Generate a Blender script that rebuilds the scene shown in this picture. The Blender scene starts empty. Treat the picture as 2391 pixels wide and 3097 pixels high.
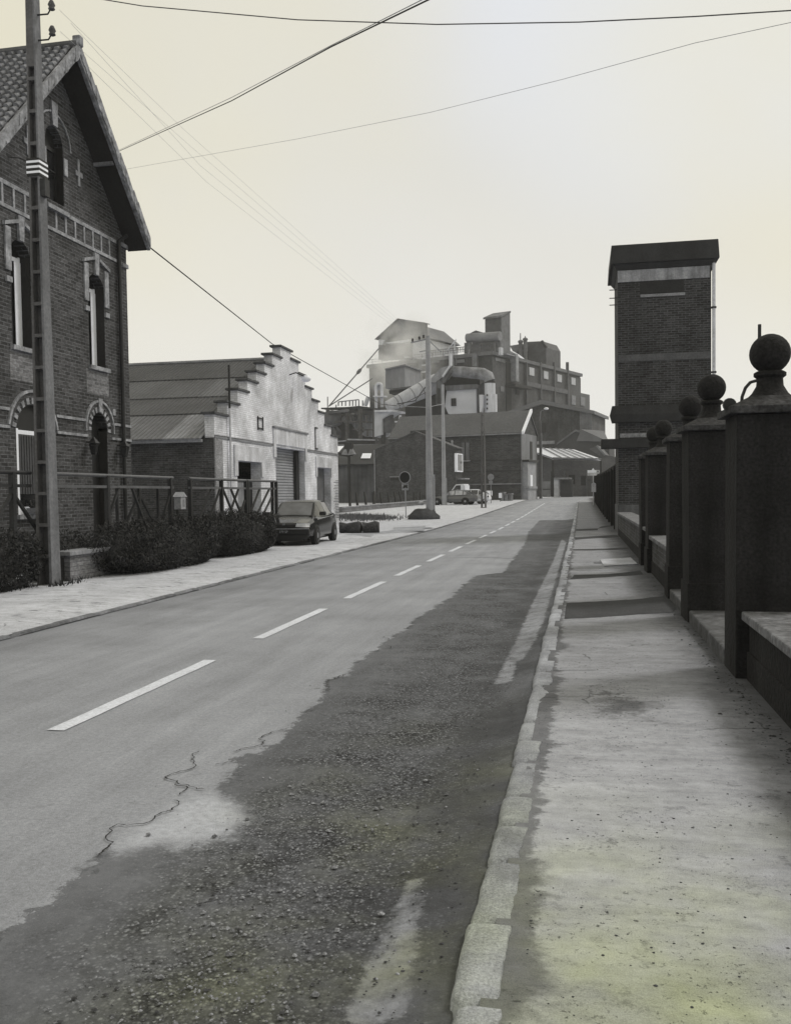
import bpy, math, random
from mathutils import Vector, Matrix, noise
random.seed(7)
S=bpy.context.scene; COL=S.collection
# ------------------------------------------------------------ camera
F=2836.;CU=1195.5;CV=1610.;PITCH=.04;ROLL=.014;EYE=1.6;YAW=.1951892
def cam_axes():
    cy,sy=math.cos(YAW),math.sin(YAW); cp,sp=math.cos(PITCH),math.sin(PITCH); cr,sr=math.cos(ROLL),math.sin(ROLL)
    r0=Vector((cy,sy,0)); f=Vector((-sy*cp,cy*cp,-sp)); u0=Vector((-sy*sp,cy*sp,cp))
    return r0*cr-u0*sr, r0*sr+u0*cr, f
RX,UX,FX=cam_axes()
cd=bpy.data.cameras.new('camera'); cam=bpy.data.objects.new('camera',cd); COL.objects.link(cam)
m=Matrix((RX,UX,-FX)).transposed().to_4x4(); m.translation=(0,0,EYE); cam.matrix_world=m
cd.sensor_fit='VERTICAL'; cd.sensor_height=30.97; cd.lens=28.36; cd.shift_y=(CV-1548.5)/3097.; cd.clip_end=3000; cd.clip_start=.05
S.camera=cam
S.render.resolution_x=790; S.render.resolution_y=1024
S.view_settings.view_transform='Standard'; S.view_settings.look='None'; S.view_settings.gamma=1; S.view_settings.use_curve_mapping=False
S.view_settings.exposure=0.15
S.cycles.volume_bounces=4; S.cycles.max_bounces=10
# ------------------------------------------------------------ sky: hazy overcast
SUN_EL=math.radians(48); SUN_AZ=math.radians(54)   # azimuth clockwise from +Y
w=bpy.data.worlds.new('World'); S.world=w; w.use_nodes=True
nt=w.node_tree; N=nt.nodes; L=nt.links; N.clear()
out=N.new('ShaderNodeOutputWorld'); bg=N.new('ShaderNodeBackground'); bg.inputs['Strength'].default_value=.1
sky=N.new('ShaderNodeTexSky'); sky.sky_type='NISHITA'; sky.sun_disc=False; sky.sun_elevation=SUN_EL; sky.sun_rotation=SUN_AZ
bw=N.new('ShaderNodeRGBToBW'); L.new(sky.outputs[0],bw.inputs[0])
mn=N.new('ShaderNodeMath'); mn.operation='MINIMUM'; L.new(bw.outputs[0],mn.inputs[0]); mn.inputs[1].default_value=9.
tc=N.new('ShaderNodeTexCoord'); sep=N.new('ShaderNodeSeparateXYZ'); L.new(tc.outputs['Generated'],sep.inputs[0])
def math_(op,a,b,nt=nt):
    n=nt.nodes.new('ShaderNodeMath'); n.operation=op
    for i,x in enumerate((a,b)):
        if x is None: continue
        if isinstance(x,(int,float)): n.inputs[i].default_value=x
        else: nt.links.new(x,n.inputs[i])
    return n.outputs[0]
# cloud deck: whitish near the horizon, thin warm haze above, a cooler bright break to the right
rmp=N.new('ShaderNodeValToRGB'); L.new(sep.outputs['Z'],rmp.inputs[0])
e=rmp.color_ramp.elements; e[0].position=0; e[0].color=(.735,.73,.70,1); e[1].position=.55; e[1].color=(.665,.65,.585,1)
x=e.new(.16); x.color=(.725,.715,.675,1); x=e.new(.33); x.color=(.67,.66,.61,1)
nz=N.new('ShaderNodeTexNoise'); nz.inputs['Scale'].default_value=2.2; nz.inputs['Detail'].default_value=3; L.new(tc.outputs['Generated'],nz.inputs['Vector'])
brk=N.new('ShaderNodeVectorMath'); brk.operation='DOT_PRODUCT'; L.new(tc.outputs['Generated'],brk.inputs[0]); bd=Vector((.12,.86,.52)).normalized(); brk.inputs[1].default_value=bd
mr=N.new('ShaderNodeMapRange'); mr.interpolation_type='SMOOTHERSTEP'; L.new(math_('ADD',brk.outputs['Value'],math_('MULTIPLY',math_('SUBTRACT',nz.outputs[0],.5),.02)),mr.inputs[0]); mr.inputs[1].default_value=.935; mr.inputs[2].default_value=1.0
mx=N.new('ShaderNodeMix'); mx.data_type='RGBA'; L.new(mr.outputs[0],mx.inputs[0]); L.new(rmp.outputs[0],mx.inputs[6]); mx.inputs[7].default_value=(.70,.73,.80,1)
# warm dusty veils
nz2=N.new('ShaderNodeTexNoise'); nz2.inputs['Scale'].default_value=1.6; nz2.inputs['Detail'].default_value=4; L.new(tc.outputs['Generated'],nz2.inputs['Vector'])
side_=math_('ABSOLUTE',math_('ADD',sep.outputs['X'],.10),None); wr_=N.new('ShaderNodeMapRange'); wr_.interpolation_type='SMOOTHSTEP'; L.new(math_('ADD',math_('MULTIPLY',side_,.9),math_('MULTIPLY',math_('SUBTRACT',nz2.outputs[0],.5),.9)),wr_.inputs[0])
for i_,v_ in enumerate((.08,.50,0,.75)): wr_.inputs[i_+1].default_value=v_*(.85 if i_==3 else 1)
ev=N.new('ShaderNodeMapRange'); L.new(sep.outputs['Z'],ev.inputs[0])
for i_,v_ in enumerate((.02,.22,0,1)): ev.inputs[i_+1].default_value=v_
mw=N.new('ShaderNodeMix'); mw.data_type='RGBA'; L.new(math_('MULTIPLY',wr_.outputs[0],ev.outputs[0]),mw.inputs[0]); L.new(mx.outputs[2],mw.inputs[6]); mw.inputs[7].default_value=(.74,.69,.50,1)
sc=N.new('ShaderNodeVectorMath'); sc.operation='SCALE'; L.new(mw.outputs[2],sc.inputs[0])
k=math_('ADD',math_('MULTIPLY',mn.outputs[0],.10),9.8)
k=math_('MULTIPLY',k,math_('ADD',math_('MULTIPLY',nz.outputs[0],.10),.95))
L.new(k,sc.inputs['Scale']); L.new(sc.outputs[0],bg.inputs[0]); L.new(bg.outputs[0],out.inputs[0])
sl=bpy.data.lights.new('sun','SUN'); sl.energy=1.5; sl.angle=math.radians(13); sl.color=(1,.97,.92)
so=bpy.data.objects.new('sun',sl); COL.objects.link(so)
sd=Vector((math.sin(SUN_AZ)*math.cos(SUN_EL),math.cos(SUN_AZ)*math.cos(SUN_EL),math.sin(SUN_EL)))
so.rotation_euler=sd.to_track_quat('Z','Y').to_euler(); so.location=(0,0,60)

# ------------------------------------------------------------ geometry helpers
def ray(u,v):
    return FX+RX*((u-CU)/F)+UX*(-(v-CV)/F)
ZT=[(-999,0),(42,0),(60,.12),(80,.35),(100,.58),(120,.76),(150,.92),(200,1.0),(9999,1.0)]
def gz(y):
    for (a,b),(c,d) in zip(ZT,ZT[1:]):
        if y<=c: return b+(d-b)*(y-a)/(c-a)
def G(u,v,off=0):
    d=ray(u,v); t=1.
    while t<500 and EYE+d.z*t>gz(d.y*t)+off: t*=1.002
    return Vector((d.x*t,d.y*t,EYE+d.z*t))
class Frame:
    """a building's own axes: x along its front, y into it, z up"""
    def __init__(s,o,ang):
        s.o=Vector(o); s.a=math.radians(ang); c,n=math.cos(s.a),math.sin(s.a)
        s.x=Vector((c,n,0)); s.y=Vector((-n,c,0))
    def _r(s,u,v):
        p=Vector((0,0,EYE))-s.o; d=ray(u,v)
        return Vector((p.dot(s.x),p.dot(s.y),p.z)),Vector((d.dot(s.x),d.dot(s.y),d.z))
    def hx(s,u,v,ly=0):
        p,d=s._r(u,v); t=(ly-p.y)/d.y; return p.x+d.x*t,p.z+d.z*t
    def hy(s,u,v,lx=0):
        p,d=s._r(u,v); t=(lx-p.x)/d.x; return p.y+d.y*t,p.z+d.z*t
    def loc(s,P):
        q=Vector(P)-s.o; return Vector((q.dot(s.x),q.dot(s.y),q.z))
    def w(s,P): return s.o+s.x*P[0]+s.y*P[1]+Vector((0,0,P[2]))
class MB:
    def __init__(s): s.v=[]; s.f=[]
    def add(s,vs,fs):
        b=len(s.v); s.v+=[tuple(p) for p in vs]; s.f+=[tuple(i+b for i in f) for f in fs]; return s
    def box(s,x0,x1,y0,y1,z0,z1):
        if x0>x1:x0,x1=x1,x0
        if y0>y1:y0,y1=y1,y0
        if z0>z1:z0,z1=z1,z0
        return s.add([(x0,y0,z0),(x1,y0,z0),(x1,y1,z0),(x0,y1,z0),(x0,y0,z1),(x1,y0,z1),(x1,y1,z1),(x0,y1,z1)],
            [(0,3,2,1),(4,5,6,7),(0,1,5,4),(1,2,6,5),(2,3,7,6),(3,0,4,7)])
    def prism(s,poly,y0,y1):
        """poly in (x,z), extruded y0..y1"""
        n=len(poly); A=[(p[0],y0,p[1]) for p in poly]+[(p[0],y1,p[1]) for p in poly]
        return s.add(A,[tuple(range(n)),tuple(range(2*n-1,n-1,-1))]+[(i,i+n,(i+1)%n+n,(i+1)%n) for i in range(n)])
    def prismx(s,poly,x0,x1):
        n=len(poly); A=[(x0,p[0],p[1]) for p in poly]+[(x1,p[0],p[1]) for p in poly]
        return s.add(A,[tuple(range(n-1,-1,-1)),tuple(range(n,2*n))]+[(i,(i+1)%n,(i+1)%n+n,i+n) for i in range(n)])
    def slab(s,poly,z0,z1):
        n=len(poly); A=[(p[0],p[1],z0) for p in poly]+[(p[0],p[1],z1) for p in poly]
        return s.add(A,[tuple(range(n-1,-1,-1)),tuple(range(n,2*n))]+[(i,(i+1)%n,(i+1)%n+n,i+n) for i in range(n)])
    def bar(s,p,q,w=.05,h=None,up=(0,0,1),w1=None):
        h=w if h is None else h; k=1 if w1 is None else w1/w
        p=Vector(p);q=Vector(q);d=(q-p).normalized(); up=Vector(up)
        if abs(d.dot(up))>.98: up=Vector((0,1,0))
        a=d.cross(up).normalized()*w/2; b=a.cross(d).normalized()*h/2
        return s.add([p-a-b,p+a-b,p+a+b,p-a+b,q-(a+b)*k,q+(a-b)*k,q+(a+b)*k,q+(b-a)*k],[(0,3,2,1),(4,5,6,7),(0,1,5,4),(1,2,6,5),(2,3,7,6),(3,0,4,7)])
    def tube(s,pts,r,n=8,cap=True,sx=1):
        pts=[Vector(p) for p in pts]; rs=r if isinstance(r,(list,tuple)) else [r]*len(pts); V=[];Fc=[]
        pu=None
        for i,p in enumerate(pts):
            d=(pts[min(i+1,len(pts)-1)]-pts[max(i-1,0)]).normalized()
            if pu is None: pu=Vector((0,0,1)) if abs(d.z)<.9 else Vector((1,0,0))
            a=d.cross(pu).normalized(); b=a.cross(d).normalized(); pu=b
            for j in range(n):
                t=2*math.pi*j/n; V.append(p+(a*math.cos(t)*sx+b*math.sin(t))*rs[i])
        for i in range(len(pts)-1):
            for j in range(n):
                k=(j+1)%n; Fc.append((i*n+j,i*n+k,(i+1)*n+k,(i+1)*n+j))
        if cap: Fc+= [tuple(range(n-1,-1,-1)),tuple((len(pts)-1)*n+j for j in range(n))]
        return s.add(V,Fc)
    def lathe(s,prof,c=(0,0,0),n=20,ax='z'):
        V=[];Fc=[]
        for r,z in prof:
            for j in range(n):
                t=2*math.pi*j/n; x,y=r*math.cos(t),r*math.sin(t)
                V.append((c[0]+x,c[1]+y,c[2]+z) if ax=='z' else ((c[0]+x,c[1]+z,c[2]+y) if ax=='y' else (c[0]+z,c[1]+x,c[2]+y)))
        for i in range(len(prof)-1):
            for j in range(n):
                k=(j+1)%n; q=(i*n+j,i*n+k,(i+1)*n+k,(i+1)*n+j); Fc.append(q if ax!='y' else q[::-1])
        Fc+=[tuple(range(n-1,-1,-1)),tuple((len(prof)-1)*n+j for j in range(n))]
        return s.add(V,Fc)
    def ball(s,c,r,n=20,sz=1,jit=0,sd=0):
        m=max(4,n//2); prof=[(max(.0005,r*math.sin(math.pi*i/m)),-r*sz*math.cos(math.pi*i/m)) for i in range(m+1)]
        b=len(s.v); s.lathe(prof,c,n)
        if jit:
            for i in range(b,len(s.v)):
                p=Vector(s.v[i]); k=1+jit*noise.noise(p*1.7/r+Vector((sd,0,0))); s.v[i]=tuple(Vector(c)+(p-Vector(c))*k)
        return s
    def build(s,name,mat,parent=None,smooth=0,bevel=0):
        me=bpy.data.meshes.new(name); me.from_pydata(s.v,[],s.f); me.update()
        o=bpy.data.objects.new(name,me); COL.objects.link(o); me.materials.append(mat)
        if parent is not None: o.parent=parent
        if bevel:
            b=o.modifiers.new('bevel','BEVEL'); b.width=bevel; b.segments=2; b.limit_method='ANGLE'; b.angle_limit=.6
        if smooth:
            for p in me.polygons: p.use_smooth=True
            me.set_sharp_from_angle(angle=math.radians(smooth))
        return o
def tag(o,label,cat,group=None):
    o['label']=label; o['category']=cat
    if group: o['group']=group
    return o
def empty(name,loc,label,cat,rz=0,group=None):
    o=bpy.data.objects.new(name,None); COL.objects.link(o); o.location=loc; o.rotation_euler=(0,0,rz); o.empty_display_size=.3
    return tag(o,label,cat,group)
def struct(o): o['kind']='structure'; return o
def stuff(o): o['kind']='stuff'; return o
def copy_tree(o,parent=None):
    c=o.copy(); COL.objects.link(c)
    if parent is not None: c.parent=parent
    for ch in [x for x in list(COL.objects) if x.parent is o]: copy_tree(ch,c)
    return c
# ------------------------------------------------------------ materials
MC={}
def node_base(name,rough=.9,metal=0,spec=.35):
    m=bpy.data.materials.new(name); m.use_nodes=True; nt=m.node_tree; b=nt.nodes['Principled BSDF']
    b.inputs['Roughness'].default_value=rough; b.inputs['Metallic'].default_value=metal; b.inputs['Specular IOR Level'].default_value=spec
    t=nt.nodes.new('ShaderNodeTexCoord'); return m,nt,b,t
def nnoise(nt,vec,scale,detail=3,rough=.6,lo=.3,hi=.7,a=0,b=1,stretch=None,dist=0):
    if stretch:
        mp=nt.nodes.new('ShaderNodeMapping'); mp.inputs['Scale'].default_value=stretch; nt.links.new(vec,mp.inputs[0]); vec=mp.outputs[0]
    n=nt.nodes.new('ShaderNodeTexNoise'); n.inputs['Scale'].default_value=scale; n.inputs['Detail'].default_value=detail; n.inputs['Roughness'].default_value=rough
    n.inputs['Distortion'].default_value=dist
    nt.links.new(vec,n.inputs['Vector']); r=nt.nodes.new('ShaderNodeMapRange'); nt.links.new(n.outputs[0],r.inputs[0])
    for i,x in enumerate((lo,hi,a,b)): r.inputs[i+1].default_value=x
    return r.outputs[0]
def mul(nt,*a):
    r=a[0]
    for x in a[1:]: r=math_('MULTIPLY',r,x,nt)
    return r
def tint(nt,col,val):
    n=nt.nodes.new('ShaderNodeVectorMath'); n.operation='SCALE'; n.inputs[0].default_value=col[:3]
    nt.links.new(val,n.inputs['Scale']); return n.outputs[0]
def bump(nt,b,h,strength,dist=.02):
    n=nt.nodes.new('ShaderNodeBump'); n.inputs['Strength'].default_value=strength; n.inputs['Distance'].default_value=dist
    nt.links.new(h,n.inputs['Height']); nt.links.new(n.outputs[0],b.inputs['Normal'])
def gcol(g,warm=0): return (g*(.962+warm),g*.99,g*(1.095-warm*1.2))
def mix2(nt,f,a,b):
    n=nt.nodes.new('ShaderNodeMix'); n.data_type='RGBA'
    nt.links.new(f,n.inputs[0]) if not isinstance(f,float) else setattr(n.inputs[0],'default_value',f)
    for i,x in ((6,a),(7,b)):
        if isinstance(x,tuple): n.inputs[i].default_value=x if len(x)==4 else x+(1,)
        else: nt.links.new(x,n.inputs[i])
    return n.outputs[2]
def plain(name,g,rough=.85,var=.25,vs=1.2,fine=.2,fs=18,bp=.3,bs=25,metal=0,spec=.35,warm=.0,streak=0):
    if name in MC: return MC[name]
    m,nt,b,t=node_base(name,rough,metal,spec); o=t.outputs['Object']
    v=nnoise(nt,o,vs,4,.6,a=1-var,b=1+var); f=nnoise(nt,o,fs,3,.6,a=1-fine,b=1+fine); val=mul(nt,v,f)
    if streak: val=mul(nt,val,nnoise(nt,o,1.0,4,.6,a=1-streak,b=1+streak*.6,stretch=(3,3,.25)))
    nt.links.new(tint(nt,gcol(g,warm),val),b.inputs['Base Color'])
    if bp: bump(nt,b,nnoise(nt,o,bs,3),bp,.01)
    MC[name]=m; return m
def brick(name,c1,c2,mo,bw=.25,rh=.083,ms=.007,var=.35,vs=.8,warm=.02,contrast=.35,bp=.5,moldark=0):
    if name in MC: return MC[name]
    m,nt,b,t=node_base(name,.92); o=t.outputs['Object']
    sp=nt.nodes.new('ShaderNodeSeparateXYZ'); nt.links.new(o,sp.inputs[0]); sn=nt.nodes.new('ShaderNodeSeparateXYZ'); nt.links.new(t.outputs['Normal'],sn.inputs[0])
    isx=math_('GREATER_THAN',math_('ABSOLUTE',sn.outputs[0],None,nt),.7,nt)
    u=nt.nodes.new('ShaderNodeMix'); u.data_type='FLOAT'; nt.links.new(isx,u.inputs[0]); nt.links.new(sp.outputs[0],u.inputs[2]); nt.links.new(sp.outputs[1],u.inputs[3])
    cb=nt.nodes.new('ShaderNodeCombineXYZ'); nt.links.new(u.outputs[0],cb.inputs[0]); nt.links.new(sp.outputs[2],cb.inputs[1])
    br=nt.nodes.new('ShaderNodeTexBrick'); nt.links.new(cb.outputs[0],br.inputs['Vector']); br.inputs['Scale'].default_value=1
    br.inputs['Brick Width'].default_value=bw; br.inputs['Row Height'].default_value=rh; br.inputs['Mortar Size'].default_value=ms; br.inputs['Mortar Smooth'].default_value=.3; br.inputs['Bias'].default_value=-.1
    br.inputs['Color1'].default_value=gcol(c1,warm)+(1,); br.inputs['Color2'].default_value=gcol(c2,warm)+(1,); br.inputs['Mortar'].default_value=gcol(mo)+(1,)
    val=mul(nt,nnoise(nt,o,vs,5,.65,a=1-var,b=1+var),nnoise(nt,o,9,2,a=1-contrast,b=1+contrast,stretch=(1,1,3)))
    n=nt.nodes.new('ShaderNodeVectorMath'); n.operation='SCALE'; nt.links.new(br.outputs[0],n.inputs[0]); nt.links.new(val,n.inputs['Scale'])
    nt.links.new(n.outputs[0],b.inputs['Base Color'])
    h=math_('ADD',mul(nt,br.outputs['Fac'],-1.),mul(nt,nnoise(nt,o,40,2),.5),nt); bump(nt,b,h,bp,.012)
    MC[name]=m; return m
def corrug(name,g,axis=0,pitch=.18,var=.3,rough=.75,sheet=None,warm=0,metal=0):
    if name in MC: return MC[name]
    m,nt,b,t=node_base(name,rough,metal); o=t.outputs['Object']
    sp=nt.nodes.new('ShaderNodeSeparateXYZ'); nt.links.new(o,sp.inputs[0])
    s=math_('SINE',mul(nt,sp.outputs[axis],2*math.pi/pitch),None,nt)
    val=mul(nt,nnoise(nt,o,.35,5,.7,a=1-var,b=1+var),nnoise(nt,o,6,3,a=.85,b=1.15))
    val=mul(nt,val,math_('ADD',mul(nt,s,.12),1.,nt))
    if sheet:
        wn=nt.nodes.new('ShaderNodeTexWhiteNoise'); wn.noise_dimensions='2D'
        sn=nt.nodes.new('ShaderNodeVectorMath'); sn.operation='SNAP'; nt.links.new(o,sn.inputs[0]); sn.inputs[1].default_value=sheet; nt.links.new(sn.outputs[0],wn.inputs[0])
        val=mul(nt,val,math_('ADD',mul(nt,wn.outputs[0],.7),.65,nt))
    nt.links.new(tint(nt,gcol(g,warm),val),b.inputs['Base Color']); bump(nt,b,s,.8,.03)
    MC[name]=m; return m
def glassm(name,g=.02,rough=.08):
    if name in MC: return MC[name]
    m,nt,b,t=node_base(name,rough,0,.8)
    nt.links.new(tint(nt,gcol(g),nnoise(nt,t.outputs['Object'],1.5,2,a=.5,b=1.8)),b.inputs['Base Color']); MC[name]=m; return m
def asphalt(name,g,var=.16,speck=.45,fs=60,warm=-.01,stain=.25,moss_glare=None,spec=.3,rough=.88,bp=.5,foot=0):
    if name in MC: return MC[name]
    m,nt,b,t=node_base(name,rough,0,spec); o=t.outputs['Object']
    v=nnoise(nt,o,.55,5,.65,a=1-var,b=1+var); v2=nnoise(nt,o,3.5,4,.7,a=1-var*.7,b=1+var*.7)
    f=nnoise(nt,o,fs,3,.7,lo=.25,hi=.75,a=1-speck,b=1+speck); val=mul(nt,v,v2,f)
    if stain: val=mul(nt,val,nnoise(nt,o,.9,5,.7,lo=.52,hi=.72,a=1,b=1-stain,stretch=(2.2,.35,1)))
    if foot:
        sp=nt.nodes.new('ShaderNodeSeparateXYZ'); nt.links.new(o,sp.inputs[0])
        xx_=math_('ADD',sp.outputs[0],nnoise(nt,o,1.3,5,.7,a=-.35,b=.35),nt); r_=nt.nodes.new('ShaderNodeMapRange'); r_.interpolation_type='SMOOTHSTEP'; nt.links.new(xx_,r_.inputs[0])
        for i,q_ in enumerate((.55,1.25,1,1-foot)): r_.inputs[i+1].default_value=q_
        r2=nt.nodes.new('ShaderNodeMapRange'); r2.interpolation_type='SMOOTHSTEP'; nt.links.new(math_('ADD',sp.outputs[1],nnoise(nt,o,.8,4,.6,a=-1.5,b=1.5),nt),r2.inputs[0])
        for i,q_ in enumerate((4.5,9,1.08,.78)): r2.inputs[i+1].default_value=q_
        val=mul(nt,val,r_.outputs[0],r2.outputs[0])
    c=tint(nt,gcol(g,warm),val)
    if moss_glare:  # green for moss and for glare painted into the colour, fading with distance
        k=nnoise(nt,o,1.1,4,.6,lo=.38,hi=.66,a=0,b=moss_glare)
        sp=nt.nodes.new('ShaderNodeSeparateXYZ'); nt.links.new(o,sp.inputs[0]); r=nt.nodes.new('ShaderNodeMapRange'); nt.links.new(sp.outputs[1],r.inputs[0])
        for i,xx in enumerate((2.5,6.5,1,.0)): r.inputs[i+1].default_value=xx
        c=mix2(nt,mul(nt,k,r.outputs[0]),c,tint(nt,(g*.86,g*1.0,g*.42),val))
    nt.links.new(c,b.inputs['Base Color']); bump(nt,b,nnoise(nt,o,fs*1.3,3),bp,.008)
    MC[name]=m; return m

M_road=asphalt('worn_asphalt',.265,speck=.3,fs=80,stain=.15,bp=.3)
M_patch=asphalt('dark_asphalt',.105,speck=.35,fs=90,stain=-.45,bp=.3)
M_grit=asphalt('gritty_dirt',.085,var=.45,speck=.5,fs=70,stain=-.5,moss_glare=.45,bp=.4)
def pavement_material(name='concrete_pavement',base=.335,edges=True):
    m,nt,b,t=node_base(name,.92,0,.25); o=t.outputs['Object']; ML=lambda *a: mul(nt,*a); AD=lambda x,y: math_('ADD',x,y,nt)
    def step(x,lo,hi,a=0,b_=1):
        q=nt.nodes.new('ShaderNodeMapRange'); q.interpolation_type='SMOOTHSTEP'; nt.links.new(x,q.inputs[0])
        for i,v in enumerate((lo,hi,a,b_)): q.inputs[i+1].default_value=v
        return q.outputs[0]
    sp=nt.nodes.new('ShaderNodeSeparateXYZ'); nt.links.new(o,sp.inputs[0]); X,Y=sp.outputs[0],sp.outputs[1]
    nA=nnoise(nt,o,2.6,7,.75,lo=.2,hi=.8,a=-1,b=1); nB=nnoise(nt,o,12,5,.75,lo=.2,hi=.8,a=-1,b=1); nL=nnoise(nt,o,.8,5,.65,lo=.3,hi=.7,a=-1,b=1)
    grain=nnoise(nt,o,150,4,.8,lo=.25,hi=.75,a=-1,b=1); sx=nnoise(nt,o,3.,6,.75,lo=.3,hi=.7,a=-1,b=1,stretch=(.45,2.2,1))
    v=AD(AD(ML(nL,.12),ML(nA,.20)),AD(ML(grain,.30),AD(ML(nB,.24),AD(ML(sx,.20),1.))))
    v=ML(v,base)
    pit=ML(nnoise(nt,o,45,3,.7,lo=.60,hi=.68),nnoise(nt,o,1.9,3,.6,lo=.42,hi=.6)); v=ML(v,math_('SUBTRACT',1.,ML(pit,.75),nt))
    scab=ML(nnoise(nt,o,6 if edges else 2.6,5,.8,lo=.56,hi=.66,stretch=None if edges else (.8,1.4,1)),.45 if edges else .6); v=ML(v,math_('SUBTRACT',1.,scab,nt))
    # darker towards the wall foot, paler at the near end; grime along the kerb back
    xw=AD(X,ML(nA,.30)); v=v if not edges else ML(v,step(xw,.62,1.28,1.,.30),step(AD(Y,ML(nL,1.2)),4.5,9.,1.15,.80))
    w_=AD(step(AD(Y,ML(nL,1.)),2.2,4.6,.07,.03),ML(nnoise(nt,o,1.7,4,.7,lo=.5,hi=.68,stretch=(.3,1,1)),.10)); xk=AD(math_('SUBTRACT',X,-.235,nt),ML(nA,.07)); xk=AD(xk,ML(nB,.04)); kd=math_('DIVIDE',xk,w_,nt); k_=step(kd,.4,1.5,.46,1.); v=ML(v,k_) if edges else v
    if edges:
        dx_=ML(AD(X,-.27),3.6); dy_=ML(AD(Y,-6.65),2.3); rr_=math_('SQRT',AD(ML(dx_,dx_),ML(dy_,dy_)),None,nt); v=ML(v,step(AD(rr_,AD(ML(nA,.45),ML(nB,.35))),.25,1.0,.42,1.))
    # hairline cracks
    vo=nt.nodes.new('ShaderNodeTexVoronoi'); vo.feature='DISTANCE_TO_EDGE'; vo.inputs['Scale'].default_value=.85
    wv=nt.nodes.new('ShaderNodeVectorMath'); wv.operation='ADD'; wn=nt.nodes.new('ShaderNodeTexNoise'); wn.inputs['Scale'].default_value=3; wn.inputs['Detail'].default_value=6; nt.links.new(o,wn.inputs['Vector'])
    ws=nt.nodes.new('ShaderNodeVectorMath'); ws.operation='SCALE'; ws.inputs['Scale'].default_value=.35; nt.links.new(wn.outputs['Color'],ws.inputs[0]); nt.links.new(o,wv.inputs[0]); nt.links.new(ws.outputs[0],wv.inputs[1]); nt.links.new(wv.outputs[0],vo.inputs['Vector'])
    cr=ML(step(vo.outputs['Distance'],.002,.009,1.,0.),nnoise(nt,o,.9,3,.5,lo=.55,hi=.62)); v=ML(v,math_('SUBTRACT',1.,ML(cr,.5),nt))
    mo=ML(nnoise(nt,o,1.0,4,.6,lo=.36,hi=.62),step(Y,2.5,5.2,1.,0.),.95)  # greenish glare at the near end, painted into the pavement colour
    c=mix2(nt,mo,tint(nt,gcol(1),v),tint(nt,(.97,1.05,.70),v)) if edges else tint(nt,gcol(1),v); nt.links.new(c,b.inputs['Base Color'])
    bump(nt,b,AD(ML(grain,.5),AD(ML(nB,.5),AD(ML(pit,-1.),ML(cr,-2.)))),.5,.006); return m
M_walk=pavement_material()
M_verge=pavement_material('gravelly_verge',.47,False)
M_walkl=asphalt('dusty_ground',.42,var=.25,speck=.25,fs=40,stain=.35,bp=.3)
M_dirt=asphalt('dark_soil',.05,var=.4,speck=.6,fs=20)
M_kerb=asphalt('kerb_stone',.33,var=.45,speck=.4,fs=90,stain=.55,moss_glare=.5,bp=.6)
M_kerbd=asphalt('old_kerb_stone',.17,var=.45,speck=.4,fs=20)
M_gut=asphalt('gutter_concrete',.30,var=.35,speck=.4,fs=50,stain=.5,moss_glare=.3)
M_paint=asphalt('road_paint',.60,var=.10,speck=.25,fs=40,stain=.15)
M_crack=plain('crack_filler',.018,.95)
M_hb=brick('house_brick',.024,.070,.105,var=.5,contrast=.45,ms=.009)
M_lb=brick('pale_brick_patch',.10,.2,.22)
M_db=brick('dark_brick',.035,.075,.10,var=.45,contrast=.4)
M_tb=brick('tower_brick',.020,.048,.085,var=.45,vs=.7,contrast=.45,ms=.009)
M_pb=brick('painted_brick',.60,.70,.42,var=.42,vs=.55,contrast=.14,warm=.01,bp=.7)
M_stone=plain('pale_stone',.25,var=.45,vs=3,fine=.35,fs=14)
M_stone2=plain('grey_stone',.2,var=.3,fine=.25)
M_plas=plain('old_plaster',.55,var=.3,vs=.8,streak=.3,warm=.01)
M_pier=plain('sooty_render',.020,.95,var=.3,vs=2,fine=.45,fs=40,streak=.45,warm=.03,bp=.8,bs=18,spec=.2)
M_cope=plain('coping_stone',.13,var=.5,vs=4,fine=.45,fs=22,bp=.6)
M_capd=plain('sooty_cap_stone',.045,.95,var=.5,vs=5,fine=.5,fs=25,bp=.6,spec=.2,warm=.02)
M_tile=brick('roof_tile',.15,.22,.02,bw=.24,rh=.2,ms=.03,contrast=.3,bp=1)
M_barge=plain('mottled_barge_tile',.22,var=.6,vs=3,fine=.4,fs=9)
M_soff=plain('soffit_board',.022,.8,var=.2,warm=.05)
M_white=plain('white_paint',.82,.5,var=.06,fine=.05,bp=0)
M_grayp=plain('grey_paint',.3,.6,var=.12,bp=0)
M_black=plain('black_paint',.012,.6,var=.2,bp=0)
M_iron=plain('dark_iron',.025,.55,var=.3,fine=.3,bp=.1,metal=.3)
M_rail=plain('weathered_rail',.09,.55,var=.3,bp=0)
M_glass=glassm('window_glass'); M_glassl=glassm('pale_window_glass',.06,.06)
M_door=plain('dark_wood_door',.018,.6)
M_conc=plain('pole_concrete',.33,var=.15,fine=.15,streak=.25)
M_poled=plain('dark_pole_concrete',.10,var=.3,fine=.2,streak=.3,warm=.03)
M_polel=plain('lit_pole_edge',.15,var=.25,fine=.2,streak=.3)  # paler copy of the pole concrete, light on one flange painted in
M_rust=plain('rusty_steel',.06,.8,var=.5,vs=3,warm=.04)
M_tyre=plain('tyre_rubber',.012,.85,var=.1,bp=0)
M_rim=plain('wheel_rim',.25,.4,metal=.5,bp=0)
M_cable=plain('cable_black',.02,.6,bp=0); M_cablef=plain('wire_aluminium',.3,.5,bp=0)
M_leaf=plain('hedge_leaf',.020,.7,var=.6,vs=2.2,fine=.5,fs=14,bp=0)
M_twig=plain('hedge_twig',.03,.9,bp=0)
M_shut=plain('shutter_grey',.27,.6,var=.12)

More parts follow.
